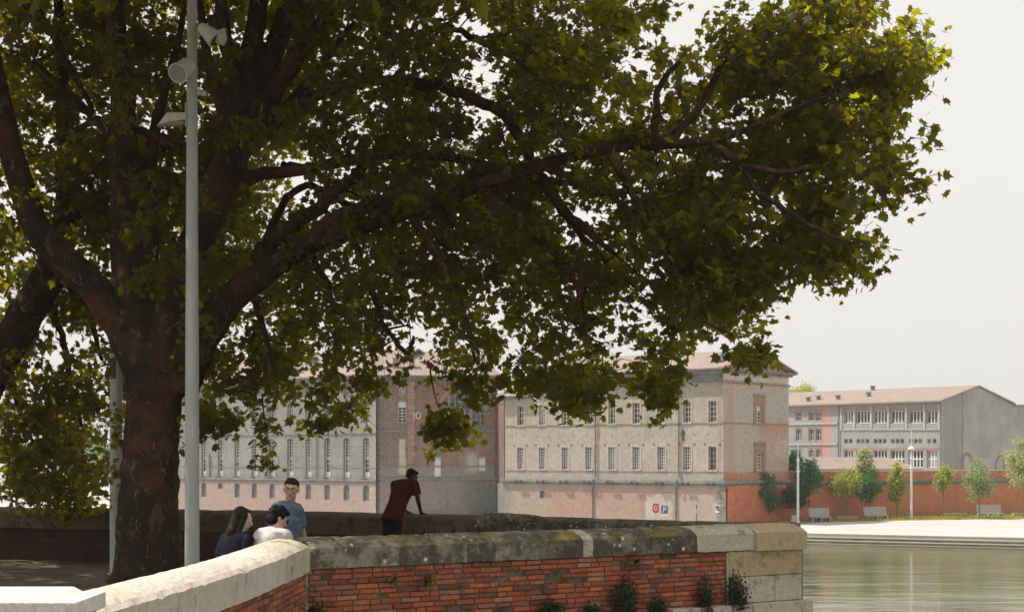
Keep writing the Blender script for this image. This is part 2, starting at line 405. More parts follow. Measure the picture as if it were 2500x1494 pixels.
# ---- building 2: brick gable block beside it
F2 = Frame((-14.4,175.6), (1,0)); L2 = F2.x(1213); q = 22.58
Z2 = lambda y: EYE-(y-HOR)/q
brk = ((.16,.10,.075),(.24,.145,.105),.9)
pat2 = [(0,L2,-6,Z2(1167),.2,(.25,.215,.19),.8,0), (F2.x(1140),L2+1,-6,Z2(1160),1.0,(.13,.16,.14),.8,0), (F2.x(1010),F2.x(1140),-6,-2.5,.6,(.25,.27,.24),.5,1),
        (0,L2,Z2(1164),Z2(1139),.12,(.23,.235,.215),.8,0), (F2.x(1010),F2.x(1215),Z2(1052),Z2(925),.8,(.24,.12,.085),.55,0), (F2.x(974),F2.x(990),Z2(1158),Z2(1072),.12,(.5,.45,.36),.9,0),
        (0,L2,Z2(1062),Z2(1042),.25,(.17,.15,.13),.6,3), (F2.x(1020),F2.x(1200),Z2(1130),Z2(1060),.5,(.34,.20,.14),.6,4), (F2.x(1142),F2.x(1168),Z2(1150),Z2(1108),.3,(.5,.45,.38),.8,0),
        (F2.x(997),F2.x(1011),Z2(1130),Z2(925),.1,(.36,.19,.14),.8,0)]
w2 = wallmat('old_brick_facade', (.19,.145,.12), (.27,.20,.165), pat2, .35, .3, brk)
b2 = thing('brick_riverside_building', 'brown brick building with big arched window and white anchor marks next to the grey wing', 'building', (F2.o[0],F2.o[1],0), F2.rz)
H2 = 10.85
cx, rr = F2.x(1130), (F2.x(1182)-F2.x(1078))/2
sills = Z2(1039); spr = Z2(1002)
def arc_z(x): return spr+math.sqrt(max(0, rr*rr-(x-cx)**2))
ops = [(F2.x(974),F2.x(989),Z2(965),Z2(936)), (F2.x(971),F2.x(992),Z2(1032),Z2(979)), (F2.x(1060),F2.x(1076),Z2(1163),Z2(1117)), (F2.x(1169),F2.x(1185),Z2(1149),Z2(1116)), (cx-rr,cx+rr,sills,spr+rr,rr)]
mb = MB(); wall_grid(mb, 0, L2, QUAY-2, H2, ops, 0, .4); mb.box(0,L2,.41,13,QUAY-2,H2-.004); mb.build('wall', w2, b2)
window(b2, *ops[0], .3, 2, 3, bar=.05); window(b2, *ops[1], .3, 2, 5, ptop=.6, bar=.06)
for o in ops[2:4]:
    mb = MB(); mb.box(o[0]+.004,o[1]-.004,.1,.2,o[2]+.004,o[3]-.004)
    for k in range(1,4): mb.box(o[0]+.03,o[1]-.03,.085,.099,o[2]+(o[3]-o[2])*k/4-.015,o[2]+(o[3]-o[2])*k/4+.015)
    mb.build('shutter', M['white_paint'], b2)
    mb = MB(); mb.box(o[0]-.2,o[1]+.2,-.2,-.003,o[3]+.03,o[3]+.2); mb.build('lintel', M['ledge'], b2)
# thermal window: three dark lights between two brick mullions
mul = simple('red_brick_trim', (.30,.175,.13), .9, .3, 3)
l1, l2 = F2.x(1099), F2.x(1146); mw = .3
for a, b in ((cx-rr,l1-mw), (l1,l2), (l2+mw,cx+rr)):
    mb = MB(); N = 6; top = [(a+(b-a)*k/N, arc_z(min(max(a+(b-a)*k/N,cx-rr),cx+rr))) for k in range(N+1)]
    nx = 4 if b-a > 1.5 else 3
    for k in range(nx+1):
        x = a+(b-a)*k/nx; zt = max(arc_z(x), sills+.3); mb.box(x-.03,x+.03,.28,.34,sills,zt)
    for j in range(1,6):
        z = sills+(arc_z(cx)-sills)*j/6; xs = [x for x in np.linspace(a,b,20) if arc_z(x) > z]
        if len(xs) > 1: mb.box(xs[0],xs[-1],.285,.335,z-.025,z+.025)
    o = mb.build('window', M['grey_metal'], b2)
    g = MB()
    for k in range(N): g.quad((top[k][0],.36,sills+.004),(top[k+1][0],.36,sills+.004),(top[k+1][0],.36,top[k+1][1]),(top[k][0],.36,top[k][1]))
    g.build('pane', M['glass'], o)
mb = MB()
for x in (l1-mw, l2): mb.box(x+.004,x+mw-.004,.0,.3,sills+.004,arc_z(x+mw/2)-.02)
N = 16
for k in range(N):
    a0, a1 = PI*k/N, PI*(k+1)/N; r0, r1 = rr+.02, rr+.45
    ps = [(cx+math.cos(t)*r, spr+math.sin(t)*r) for t, r in ((a0,r0),(a0,r1),(a1,r1),(a1,r0))]
    mb.add([(p[0],-.05,p[1]) for p in ps]+[(p[0],-.002,p[1]) for p in ps], [(0,1,2,3),(1,5,6,2),(0,3,7,4)])
mb.build('arch_surround', mul, b2)
mb = MB(); x0, x1 = F2.x(997), F2.x(1011)
for k in range(14):
    z = Z2(1132)+k*(H2-.6-Z2(1132))/14; d = .12 if k%2 else 0
    mb.box(x0-d,x1+d,-.1,-.003,z,z+(H2-.6-Z2(1132))/14-.04)
mb.build('pilaster', simple('pilaster_brick', (.30,.19,.15), .9, .35, 3), b2)
mb = MB(); mb.box(0,L2+.1,-.14,-.003,Z2(1170),Z2(1166)); mb.box(0,L2+.1,-.06,-.003,Z2(1053),Z2(1050)); mb.box(0,L2+.1,-.07,-.003,Z2(1140),Z2(1137)); mb.box(0,L2+.2,-.3,-.003,H2-.2,H2-.02); mb.box(0,L2+.1,-.15,-.003,H2-.5,H2-.2)
for k in range(44): mb.box(.1+k*L2/44,.22+k*L2/44,-.22,-.151,H2-.42,H2-.2)
mb.build('cornice', M['ledge'], b2)
gs = []
for z in (Z2(925+30),Z2(985),Z2(1020),Z2(1075),Z2(1100),Z2(935)):
    for k in range(9):
        x = .5+k*1.4+random.uniform(-.2,.2)
        if not any(o[0]-.1 < x < o[1]+.1 and o[2]-.1 < z < o[3]+.1 for o in ops): gs.append([(x-.05,x+.05,-.006,.05,z-.06,z+.06)])
for k in range(22): z = -4+k*.68; gs.append([(.02,.15,-.008,.05,z-.08,z+.08)])
many('putlog_hole', M['dark_hole'], b2, gs)
# white iron anchor marks ")" and "0", small dark "0" above
def ring(mb, cx_, cz, w, h, th, a0=0, a1=360, N=20, y0=-.05, y1=-.004):
    for k in range(N):
        t0_, t1_ = math.radians(a0+(a1-a0)*k/N), math.radians(a0+(a1-a0)*(k+1)/N)
        ps = [(cx_+math.cos(t)*(w+s), cz+math.sin(t)*(h+s)) for t, s in ((t0_,0),(t0_,th),(t1_,th),(t1_,0))]
        mb.add([(p[0],y0,p[1]) for p in ps]+[(p[0],y1,p[1]) for p in ps], [(0,1,2,3),(0,4,5,1),(1,5,6,2),(2,6,7,3),(3,7,4,0)])
mb = MB(); ring(mb, F2.x(1021.5), Z2(1014), .2, .33, .09, N=8, y0=-.11, y1=-.06); ring(mb, F2.x(1008.3), Z2(1014), .16, .34, .08, -70, 70, 8, y0=-.12, y1=-.101); mb.build('anchor_mark', M['white_paint'], b2)
mb = MB(); ring(mb, F2.x(1014.7), Z2(945.5), .1, .2, .06, N=12, y0=-.06); mb.build('anchor_mark', M['dark_hole'], b2)
mb = MB(); mb.tube([(F2.x(1209),-.1,H2-.5),(F2.x(1209),-.1,Z2(1166))], .05, 8); mb.build('drainpipe', M['pipe'], b2)
mb = MB(); roof_slab(mb, [(-.3,-.6,H2),(L2+.5,-.6,H2),(L2-2.2,6.5,H2+3.0),(-.3,6.5,H2+3.0)]); roof_slab(mb, [(-.3,6.5,H2+3.0),(L2-2.2,6.5,H2+3.0),(L2+.5,13.6,H2),(-.3,13.6,H2)])
mb.add([(L2+.5,-.6,H2),(L2+.5,13.6,H2),(L2-2.2,6.5,H2+3.0)], [(0,1,2)])
r = mb.build('roof', M['roof'], b2)
for px, py in ((964,890),(1003,885)):
    mb = MB(); x = F2.x(px); yy = 1.6; z = H2+(yy+.6)*3/7.1; mb.box(x-.3,x+.3,yy-.3,yy+.3,z-.3,z+.95); mb.box(x-.38,x+.38,yy-.38,yy+.38,z+.95,z+1.05); mb.build('chimney', simple('vent_stack', (.3,.24,.2), .9, .3, 4), r)
# ivy tuft on the ledge
# ---- building 3: beige block with pediment
F3 = Frame((-.73,169.4), (20.58,-16.9)); L3 = F3.x(1766)
z3 = F3.z
H3 = 10.35
rows = [1268.8,1322,1377.6,1435.8,1492,1551,1612,1675,1737]
xs3 = [F3.x(p)+.1 for p in rows]
zt = (5.3,7.3); zb = (.78,3.0)
pat3 = [(F3.x(1455)-.1,F3.x(1475)+.1,3.5,9.2,.4,(.45,.27,.19),.5,2),(F3.x(1574),F3.x(1587),3.6,7.6,.15,(.27,.26,.23),.7,0),(-1,L3+1,9.2,11,.2,(.30,.30,.25),.75,0),
        (-2,L3+1,-.6,.6,.25,(.33,.32,.28),.6,0)]
w3 = wallmat('beige_rubble_wall', (.33,.30,.25), (.40,.365,.315), pat3, .34, .12, ((.42,.31,.25),(.52,.42,.34),.5))
b3 = thing('pediment_building', 'beige rubble stone building with two window rows and a pediment on its right end', 'building', (F3.o[0],F3.o[1],0), F3.rz)
ops = []
for x in xs3: ops += [(x-.42,x+.42,*zt), (x-.42,x+.42,*zb)]
xa = F3.x(1297); HA = F3.z(1290,965)
mb = MB(); wall_grid(mb, xa, L3, -.25, H3, [o for o in ops if o[0] > xa], 0, .35); wall_grid(mb, 0, xa, -.25, HA, [o for o in ops if o[0] < xa], 0, .35)
DEP = 12.2
mb.box(xa,L3-.36,.36,DEP,-.25,H3-.004); mb.box(0,xa-.004,.36,DEP,-.25,HA-.004)
mb.build('wall', w3, b3)
for i, x in enumerate(xs3):
    window(b3, x-.42, x+.42, *zt, .3, 2, 4 if i%3 else 3, bar=.06, ptop=.35 if i in (1,2,6) else 0)
    window(b3, x-.42, x+.42, *zb, .3, 3 if i < 8 else 2, 7 if i < 8 else 4, bar=.06, frame='white_paint' if i < 8 else 'grey_metal')
many('window_surround', simple('surround_stone', (.42,.33,.27), .9, .3, 3), b3, [[(x-.62,x-.424,-.03,-.003,z0-.1,z1+.2),(x+.424,x+.62,-.03,-.003,z0-.1,z1+.2),(x-.42,x+.42,-.03,-.003,z1+.004,z1+.2),(x-.55,x+.55,-.09,-.031,z0-.14,z0-.02)] for x in xs3 for z0, z1 in (zt, zb)])
mb = MB(); mb.box(-.1,L3+.05,-.05,-.003,z3(1737,1034),z3(1737,1031)); mb.box(-.1,L3+.05,-.04,-.003,.55,.62)
mb.box(-.3,L3+.1,-.4,-.003,-.5,-.25); mb.box(-.3,L3+.1,-.2,-.003,-.72,-.5)
mb.box(xa-.2,L3+.02,-.25,-.003,9.15,9.3); mb.box(xa-.2,L3+.02,-.12,-.003,9.3,H3-.5); mb.box(xa-.2,L3+.02,-.4,-.003,H3-.5,H3-.25); mb.box(xa-.2,L3+.02,-.55,-.003,H3-.25,H3-.02)
mb.build('cornice', M['ledge'], b3)
mb = MB(); mb.box(-.5,xa-.21,-.35,-.003,HA-.3,HA-.03); mb.build('cornice', M['ledge'], b3)
mb = MB()
for px in (1455.6, 1659):
    mb = MB(); x = F3.x(px); mb.tube([(x,-.14,9.2),(x,-.14,.1),(x-.05,-.5,-.3),(x-.05,-.5,-.8),(x-.3,-.2,-1.0),(x-.3,-.2,QUAY+.1)], .065, 8); mb.build('drainpipe', M['pipe'], b3)
many('iron_bracket', M['dark_metal'], b3, [[(x-.3,x+.5,-.55,-.42,-.62,-.52),(x-.35,x-.2,-.56,-.41,-.7,-.4),(x+.35,x+.5,-.56,-.41,-.7,-.4)] for x in xs3])
x = F3.x(1668); many('wall_tie', M['dark_metal'], b3, [[(x-.1,x+.1,-.06,-.003,3.6,4.6),(x-.22,x+.22,-.06,-.004,4.2,4.35)]])
many('putlog_hole', M['dark_hole'], b3, [[(x+s-.06,x+s+.06,-.05,-.003,3.15,3.28)] for x in xs3 for s in (-.85,.85)]+[[(1+k*1.6-.05,1+k*1.6+.05,-.006,.02,4.05,4.2)] for k in range(16)])
# base wall below the ledge
yb = .12
patb = [(F3.x(1345),F3.x(1600),-3.9,-1.5,.6,(.42,.20,.155),.6,1),(F3.x(1345),F3.x(1460),-4.0,-2.6,.6,(.40,.18,.15),.45,2),(F3.x(1578),F3.x(1601),-4.6,-1.9,.1,(.44,.41,.385),.9,0),(F3.x(1602),F3.x(1644),-4.6,-1.6,.1,(.46,.385,.33),.9,0),
        (-3,F3.x(1240),-7,-.6,.9,(.16,.19,.17),.75,0),(F3.x(1655),L3+1,-6,-.7,.5,(.42,.34,.28),.6,0),(-2,L3+1,-5,-4.0,.25,(.32,.31,.28),.6,2)]
wb = wallmat('retaining_wall_brick', (.31,.26,.215), (.37,.305,.255), patb, .25, .12, ((.33,.22,.17),(.38,.27,.215),.6))
mb = MB(); wall_grid(mb, -.9, L3+.3, QUAY-1.5, -.73, [(F3.x(1319),F3.x(1331),-2.2,-1.45,0)], -.1, .3); mb.box(-.9,L3+.3,.2,1,QUAY-1.5,-.74)
mb.build('base_wall', wb, b3)
mb = MB(); x0, x1 = F3.x(1319),F3.x(1331); mb.box(x0+.004,x1-.004,.1,.18,-2.196,-1.454); mb.build('shutter', simple('teal_shutter', (.12,.17,.17), .7, .2, 4), b3)
many('quoin', M['ledge'], b3, [[(L3+.3-(.9 if k%2 else .62),L3+.34,-.16,-.104,QUAY+.05+k*.39,QUAY+.41+k*.39)] for k in range(9)])
# end facade (local +x side) as a part set, its own frame
FE = Frame((F3.pt(L3)[0],F3.pt(L3)[1]), (.635,.773))
def E(t, off, z):
    """end facade coordinates -> local coordinates of b3: along +y local, outward +x local"""
    return (L3+off, t, z)
def ebox(mb, t0, t1, o0, o1, z0, z1, mi=None): mb.box(L3+o0, L3+o1, t0, t1, z0, z1, mi)
ez = FE.z; et = FE.x
pate = [(-.1,1.9,-1,9.3,.12,(.40,.27,.21),.7,5),(-.2,13,-.3,.62,.12,(.42,.18,.11),.85,0),(1.8,13,.6,5.2,.7,(.40,.25,.19),.65,6),(6.5,13,4.2,5.6,.5,(.42,.24,.17),.8,1),
        (1.9,6.2,.8,5.0,.7,(.44,.42,.36),.75,2),(9.5,13,2.0,3.6,.5,(.46,.44,.40),.7,3),(2.2,12,5.6,8.9,.3,(.36,.36,.33),.8,7),(-.2,13,8.5,9.3,.1,(.52,.36,.28),.6,0),(-.2,13,9.3,9.9,.1,(.58,.52,.45),.8,0)]
# material works on local y here
def endmat():
    t = NT('end_wall_patchwork'); sp = t.n('ShaderNodeSeparateXYZ'); t.l(t.co(), sp.inputs[0])
    c = t.mix(t.ramp(t.noise(.35,5,.6),.35,.65), (.46,.38,.31), (.52,.44,.37))
    for (x0,x1,z0,z1,soft,colr,st,br) in pate:
        m = t.box_mask(sp, x0, x1, z0, z1, soft, t.noise(.8,5,.7), axis=1)
        if br: m = t.math('MULTIPLY', m, t.ramp(t.noise(.9+br*.3,6,.75), .35, .5))
        c = t.mix(t.math('MULTIPLY', m, st), c, colr)
    g = t.math('ADD', t.math('MULTIPLY', t.noise(2.4,5,.7), .5), t.math('MULTIPLY', t.noise(8,4,.75), .5))
    c = t.mix(1.0, c, t.mix(t.ramp(g,.36,.64), (.68,)*3, (1.2,)*3), 'MULTIPLY'); t.bump(t.noise(8,4,.75), .5, .04)
    return t.done(c, .9, .15)
mb = MB(); TE = 12.2
we = [(et(1846),et(1861),ez(1853,1031),ez(1853,990)), (et(1847),et(1862),ez(1853,1147),ez(1853,1106))]
tmp = MB(); wall_grid(tmp, .0, TE, -.25, H3, we, 0, .3)
# rotate grid (x along t, y depth) into local: (L3 - depth, t, z)
mb.add([(L3-v[1], v[0], v[2]) for v in tmp.v], tmp.f)
mb.box(L3-.35, L3-.301, .0, TE, -.25, H3-.004)
NG = 10
mb.add([(L3-.02,-.2,H3-.002),(L3-.02,TE+.2,H3-.002),(L3-.02,TE/2,H3+1.65)], [(0,1,2)])
mb.build('end_wall', endmat(), b3)
for (a, b, c, d), pt in zip(we, (.5, .7)):
    o = MB(); y = .25; tm = MB()
    tm.box(a,a+.08,y-.05,y,c,d); tm.box(b-.08,b,y-.05,y,c,d); tm.box(a+.08,b-.08,y-.05,y,c,c+.08); tm.box(a+.08,b-.08,y-.05,y,d-.08,d); tm.box((a+b)/2-.03,(a+b)/2+.03,y-.05,y-.01,c+.08,d-.08)
    for j in range(1,5): z = c+(d-c)*j/5; tm.box(a+.08,b-.08,y-.045,y-.012,z-.03,z+.03)
    if pt == .5: tm.box(a+.08,b-.08,y-.048,y-.02,d-.5,d-.08)
    o.add([(L3-v[1], v[0], v[2]) for v in tm.v], tm.f); ow = o.build('window', M['white_paint'], b3)
    g = MB(); g.quad((L3-y+.02,a+.08,c+.08),(L3-y+.02,b-.08,c+.08),(L3-y+.02,b-.08,d-.08),(L3-y+.02,a+.08,d-.08)); g.build('pane', M['glass'], ow)
for a, b, c, d in we:
    mb = MB()
    ebox(mb, a-.5, a-.004, .003, .06, c-.104, d+.904); ebox(mb, b+.004, b+.5, .003, .06, c-.104, d+.904); ebox(mb, a-.01, b+.01, .003, .05, d+.004, d+.904); ebox(mb, a-.6, b+.6, .003, .16, c-.25, c-.104); ebox(mb, a-.6, b+.6, .003, .14, d+.904, d+1.05)
    mb.build('window_surround', mul, b3)
mb = MB(); ebox(mb, -.05, TE+.05, .003, .05, z3(1737,1034), z3(1737,1031)); mb.build('string_course', mul, b3)
mb = MB(); ebox(mb, -.45, TE+.3, .003, .4, -.5, -.25); ebox(mb, -.25, TE+.3, .003, .2, -.72, -.5)
ebox(mb, -.2, TE+.2, .003, .14, 9.0, 9.15); ebox(mb, -.3, TE+.3, .003, .3, H3-.42, H3-.2); ebox(mb, -.6, TE+.6, .003, .6, H3-.2, H3-.02)
mb.build('cornice', M['ledge'], b3)
# raking cornices of the pediment
mb = MB(); s = 1.75/(TE/2+.6)
for sgn in (0, 1):
    for k, (o1, dz0, dz1) in enumerate(((.35,-.28,-.1),(.62,-.1,.06))):
        t0_, t1_ = (-.7, TE/2) if sgn == 0 else (TE+.7, TE/2)
        z0_, z1_ = H3+.05, H3+1.95
        mb.add([(L3-.01,t0_,z0_+dz0),(L3+o1,t0_,z0_+dz0),(L3+o1,t0_,z0_+dz1),(L3-.01,t0_,z0_+dz1),(L3-.01,t1_,z1_+dz0),(L3+o1,t1_,z1_+dz0),(L3+o1,t1_,z1_+dz1),(L3-.01,t1_,z1_+dz1)],
               [(0,1,2,3),(7,6,5,4),(0,4,5,1),(1,5,6,2),(2,6,7,3),(3,7,4,0)])
mb.build('pediment_cornice', mul, b3)
mb = MB(); mb.lathe((L3-.01,TE/2-.5,H3+.62), [(.42,0),(.42,.04),(.34,.05),(.34,.02)], 16, (1,0,0)); o = mb.build('round_window', M['ledge'], b3)
mb = MB(); mb.lathe((L3-.01,TE/2-.5,H3+.62), [(.33,0),(.33,.03)], 16, (1,0,0)); mb.build('pane', M['glass'], o)
mb = MB(); HR = H3+2.05
roof_slab(mb, [(xa-.3,-.75,H3+.02),(L3+.66,-.75,H3+.02),(L3+.66,TE/2,HR),(xa-.3,TE/2,HR)], .14); roof_slab(mb, [(xa-.3,TE/2,HR),(L3+.66,TE/2,HR),(L3+.66,TE+.75,H3+.02),(xa-.3,TE+.75,H3+.02)], .14)
mb.add([(xa-.05,0,H3),(xa-.05,TE,H3),(xa-.05,TE/2,HR-.15)], [(0,1,2)])
roof_slab(mb, [(-.9,-.6,HA),(xa-.01,-.6,HA),(xa-.01,3.0,HA+1.3),(.8,3.0,HA+1.3)], .14)
r = mb.build('roof', M['roof'], b3)
mb = MB(); x = F3.x(1768)-1.0; sk = (HR-H3)/(TE/2+.75)
mb.add([(x-1.2,1.2,H3+.15+1.95*sk),(x,1.2,H3+.15+1.95*sk),(x,3.2,H3+.15+3.95*sk+.5),(x-1.2,3.2,H3+.15+3.95*sk+.5),(x-1.2,3.2,H3+3.95*sk-.1),(x,3.2,H3+3.95*sk-.1)], [(0,1,2,3),(1,5,2),(0,3,4),(3,2,5,4)])
mb.build('skylight', M['glass'], r)
mb = MB(); mb.box(L3-.1,L3+.34,.2,TE+.2,QUAY-1.5,-.73); mb.build('base_wall', simple('red_base_brick', (.46,.155,.08), .9, .25, 1.5, .1, bump=.3), b3)
# set-back dark brick wall between blocks 2 and 3
F23 = Frame((F2.pt(L2)[0]+.03,175.55), (.75,-5.9)); 
b23 = thing('dark_brick_link', 'narrow dark brick link wall between the brick and beige buildings', 'building', (F23.o[0],F23.o[1],0), F23.rz)
mb = MB(); mb.box(-4,6.1,0,.8,QUAY-2,8.6); mb.build('wall', wallmat('dark_link_brick', (.16,.10,.085), (.22,.14,.11), [(0,6,-6,1.2,.4,(.12,.12,.12),.7,0)], .3, .3), b23)
mb = MB(); mb.box(-4.1,6.15,-.02,1.0,8.604,8.8); mb.build('roof', M['roof'], b23)
# reddish house roof behind the gap
hb = thing('red_brick_house', 'small red brick house half hidden above the gap between the buildings', 'building', (-.6,188,0), -.3)
mb = MB(); mb.box(0,7,0,6,QUAY,9.3); mb.build('wall', simple('red_house_wall', (.45,.23,.16), .9, .3, 2), hb)
mb = MB(); roof_slab(mb, [(-.4,-.5,9.3),(7.4,-.5,9.3),(7.4,3,10.4),(-.4,3,10.4)]); roof_slab(mb, [(-.4,3,10.4),(7.4,3,10.4),(7.4,6.5,9.3),(-.4,6.5,9.3)]); mb.build('roof', M['roof'], hb)

# ---- red quay wall
zl = -.42
rw = thing('red_quay_wall', 'long orange red brick quay wall behind the young trees', 'wall', (RW.o[0],RW.o[1],0), RW.rz)
mred = wallmat('orange_brick', (.48,.175,.09), (.58,.23,.12), [(0,RWL,-5,-3.6,.4,(.33,.2,.15),.6,3),(-1,3,-5,-.5,.8,(.45,.2,.13),.5,1)], .28, .18, ((.48,.16,.08),(.6,.27,.15),.6))
mb = MB(); mb.box(-.2,RWL,0,1.2,QUAY-1,zl-.22); mb.build('wall', mred, rw)
mb = MB(); mb.box(-.5,RWL,-.3,1.2,zl-.2,zl+.02); mb.box(-.4,RWL,-.12,-.003,zl-.4,zl-.2); mb.build('ledge', M['ledge'], rw)
mb = MB(); mb.box(-.2,RWL,.35,.75,zl+.024,.52); mb.build('parapet', mred, rw)
mb = MB(); mb.box(-.2,RWL,.3,.8,.524,.62); mb.build('coping', M['old_white'], rw)

# ---- low building with hipped roof behind it
FL = Frame(((1955-1250)/F*188,188), (1,.12))
lb = thing('low_tiled_building', 'low building with a hipped pink tile roof just over the red wall', 'building', (FL.o[0],FL.o[1],0), FL.rz)
xe, xr = FL.x(2255), FL.x(2200)
mb = MB(); mb.box(0,xe-.6,.5,8,QUAY,.62); mb.build('wall', simple('low_wall', (.45,.35,.28), .9, .25, 2), lb)
mb = MB(); ze, zr = .64, 2.0
mb.add([(-2,0,ze),(xe,0,ze),(xr,4.5,zr),(-2,4.5,zr),(xe,9,ze),(-2,9,ze),(-2,0,ze-.15),(xe,0,ze-.15),(xe,9,ze-.15),(-2,9,ze-.15)], [(0,1,2,3),(1,4,2),(2,4,5,3),(0,6,7,1),(1,7,8,4),(6,9,8,7)])
mb.build('roof', M['roof'], lb)

# ---- building 4: grey institutional block on the right
F4 = Frame((55.2,208.7), (10.8,-12.8)); F4.o = F4.pt(F4.x(1900)); 
L4 = F4.x(2298); H4 = 9.3
b4 = thing('grey_institute_building', 'grey rendered building with wide mullioned windows and a low gable behind the red wall', 'building', (F4.o[0],F4.o[1],0), F4.rz)
pat4 = [(F4.x(2008),F4.x(2028),-5,10,.12,(.5,.24,.18),.75,0)]
w4 = wallmat('grey_cement_render', (.25,.26,.245), (.31,.315,.29), pat4, .16, .2)
ops = []; spec = []
def pz(px, py): return F4.z(px, py)
for px in (1949.5,1981,1998): 
    for y0, y1, k in ((1026,1006,'a'),(1075,1047,'a'),(1116,1096,'arch')):
        x = F4.x(px); w = .45; ops.append((x-w,x+w,pz(px,y0),pz(px,y1),.4 if k == 'arch' else 0)); spec.append((2,2,'old_white'))
groups = [(2060,2082,3),(2090,2123,4),(2132,2165,4),(2174,2208,4),(2218,2253,4),(2262,2288,3)]
for a, b, n in groups:
    xa_, xb_ = F4.x(a), F4.x(b); ops.append((xa_,xb_,pz((a+b)/2,1033),pz((a+b)/2,1003),0)); spec.append((n,1,'white_paint'))
    ops.append((xa_,xb_,pz((a+b)/2,1141),pz((a+b)/2,1099),0)); spec.append((n,2,'white_paint'))
    m = 3 if n == 4 else 2
    for k in range(m):
        x = xa_+(xb_-xa_)*(k+.5)/m; ops.append((x-.28,x+.28,pz(a,1082),pz(a,1071),0)); spec.append((1,1,'old_white'))
mb = MB(); wall_grid(mb, 0, L4, QUAY, H4, ops, 0, .35); mb.box(0,L4-.01,.36,12,QUAY,H4-.004); mb.build('wall', w4, b4)
for o, s_ in zip(ops, spec):
    window(b4, *o[:4], .3, s_[0], s_[1], frame=s_[2], fw=.08, bar=.14 if s_[0] > 2 else .06, panel=0)
trim = simple('brick_lintel', (.30,.19,.15), .9, .25, 4)
gs = []
for o, s_ in zip(ops, spec):
    if s_[0] >= 3: gs.append([(o[0]-.2,o[1]+.2,-.04,-.003,o[3]+.02,o[3]+.32)])
    elif o[3]-o[2] > .8: gs.append([(o[0]-.18,o[0]-.004,-.03,-.003,o[2],o[3]+.15),(o[1]+.004,o[1]+.18,-.03,-.003,o[2],o[3]+.15),(o[0]-.2,o[1]+.2,-.035,-.003,o[3]+.145,o[3]+.3)])
many('window_surround', trim, b4, gs)
mb = MB(); xs_ = F4.x(2045)
for py, a, b in ((1034,1925,2045),(1084,1925,2045)):
    z = pz(2000, py); mb.box(0,xs_,-.14,-.003,z-.1,z+.1)
for a, b, n in groups:
    z = pz((a+b)/2,1048); mb.box(F4.x(a)-.1,F4.x(b)+.1,-.12,-.003,z-.08,z+.08)
for px in (2054,2086,2127,2169,2213,2257,2293): x = F4.x(px); mb.box(x-.14,x+.14,-.1,-.003,pz(px,1048)-.1,H4-.5)
mb.build('string_course', simple('grey_trim', (.36,.37,.35), .9, .2, 3), b4)
mb = MB()
for px in (2049,2298.5): mb = MB(); x = F4.x(px); mb.tube([(x,-.16,H4-.1),(x,-.16,QUAY)], .07, 8); mb.build('drainpipe', M['pipe'], b4)
# gable side
TG = 16.0
patg = [(0,4.5,-5,12,.6,(.24,.255,.245),.7,0),(4.4,4.9,-5,12,.1,(.16,.17,.16),.6,0),(0,5,-5,1.5,.8,(.27,.22,.19),.6,2),(5,11,-5,1.8,.1,(.42,.42,.40),.8,0)]
t = NT('gable_render'); spq = t.n('ShaderNodeSeparateXYZ'); t.l(t.co(), spq.inputs[0])
c = t.mix(t.ramp(t.noise(.3,6,.65),.38,.62), (.30,.31,.29), (.38,.39,.365))
for (x0,x1,z0,z1,soft,colr,st_,br) in patg:
    m = t.box_mask(spq, x0, x1, z0, z1, soft, t.noise(.8,5,.7), axis=1)
    c = t.mix(t.math('MULTIPLY', m, st_), c, colr)
c = t.mix(t.ramp(t.noise(.8,6,.7,sc=(1,1,.3)),.5,.75,0,.5), c, (.19,.2,.19))
gablem = t.done(c, .9, .1)
mb = MB()
mb.add([(L4,0,QUAY),(L4,TG,QUAY),(L4,TG,H4-.1),(L4,TG/2,11.4),(L4,0,H4-.004)], [(0,1,2,3,4)])
mb.box(L4-6,L4-.01,TG,TG+14,QUAY,H4-.3)
mb.quad((L4,TG,QUAY),(L4,TG+14,QUAY),(L4,TG+14,H4-.3),(L4,TG,H4-.3))
mb.build('gable_wall', gablem, b4)
for tq in (5.7, 13.2):
    mb = MB(); N = 12; zc = .9 if tq > 10 else 1.3
    for k in range(N):
        a0, a1 = PI*k/N, PI*(k+1)/N
        ps = [(tq+math.cos(t_)*r_, zc+math.sin(t_)*r_*1.15) for t_, r_ in ((a0,.85),(a0,1.2),(a1,1.2),(a1,.85))]
        mb.add([(L4+.06,p[0],p[1]) for p in ps]+[(L4+.003,p[0],p[1]) for p in ps], [(0,1,2,3),(1,5,6,2),(0,3,7,4)])
    mb.box(L4+.003,L4+.06,tq-1.2,tq-.85,zc-1.2,zc); mb.box(L4+.003,L4+.06,tq+.85,tq+1.2,zc-1.2,zc)
    o = mb.build('blind_arch', trim, b4)
mb = MB(); roof_slab(mb, [(-6,-.6,H4),(L4+.3,-.6,H4),(L4+.3,TG/2,11.5),(-6,TG/2,11.5)]); roof_slab(mb, [(-6,TG/2,11.5),(L4+.3,TG/2,11.5),(L4+.3,TG+.6,H4),(-6,TG+.6,H4)])
roof_slab(mb, [(L4-6.5,TG+.61,H4-.2),(L4+.3,TG+.61,H4-.2),(L4+.3,TG+14,H4+.3),(L4-6.5,TG+14,H4+.3)])
r = mb.build('roof', M['roof'], b4)
for px, yy in ((1948,1.6),(1964,2.4),(2014,2.2),(2075,3.4),(2040,7.5)):
    x = F4.x(px)+.5; z = H4+(yy+.6)*.256
    mb = MB(); mb.lathe((x,yy,z-.2), [(.28,0),(.28,.55),(.4,.6),(.4,.75),(.2,.85)], 10); mb.build('vent_cowl', M['ledge'], r)
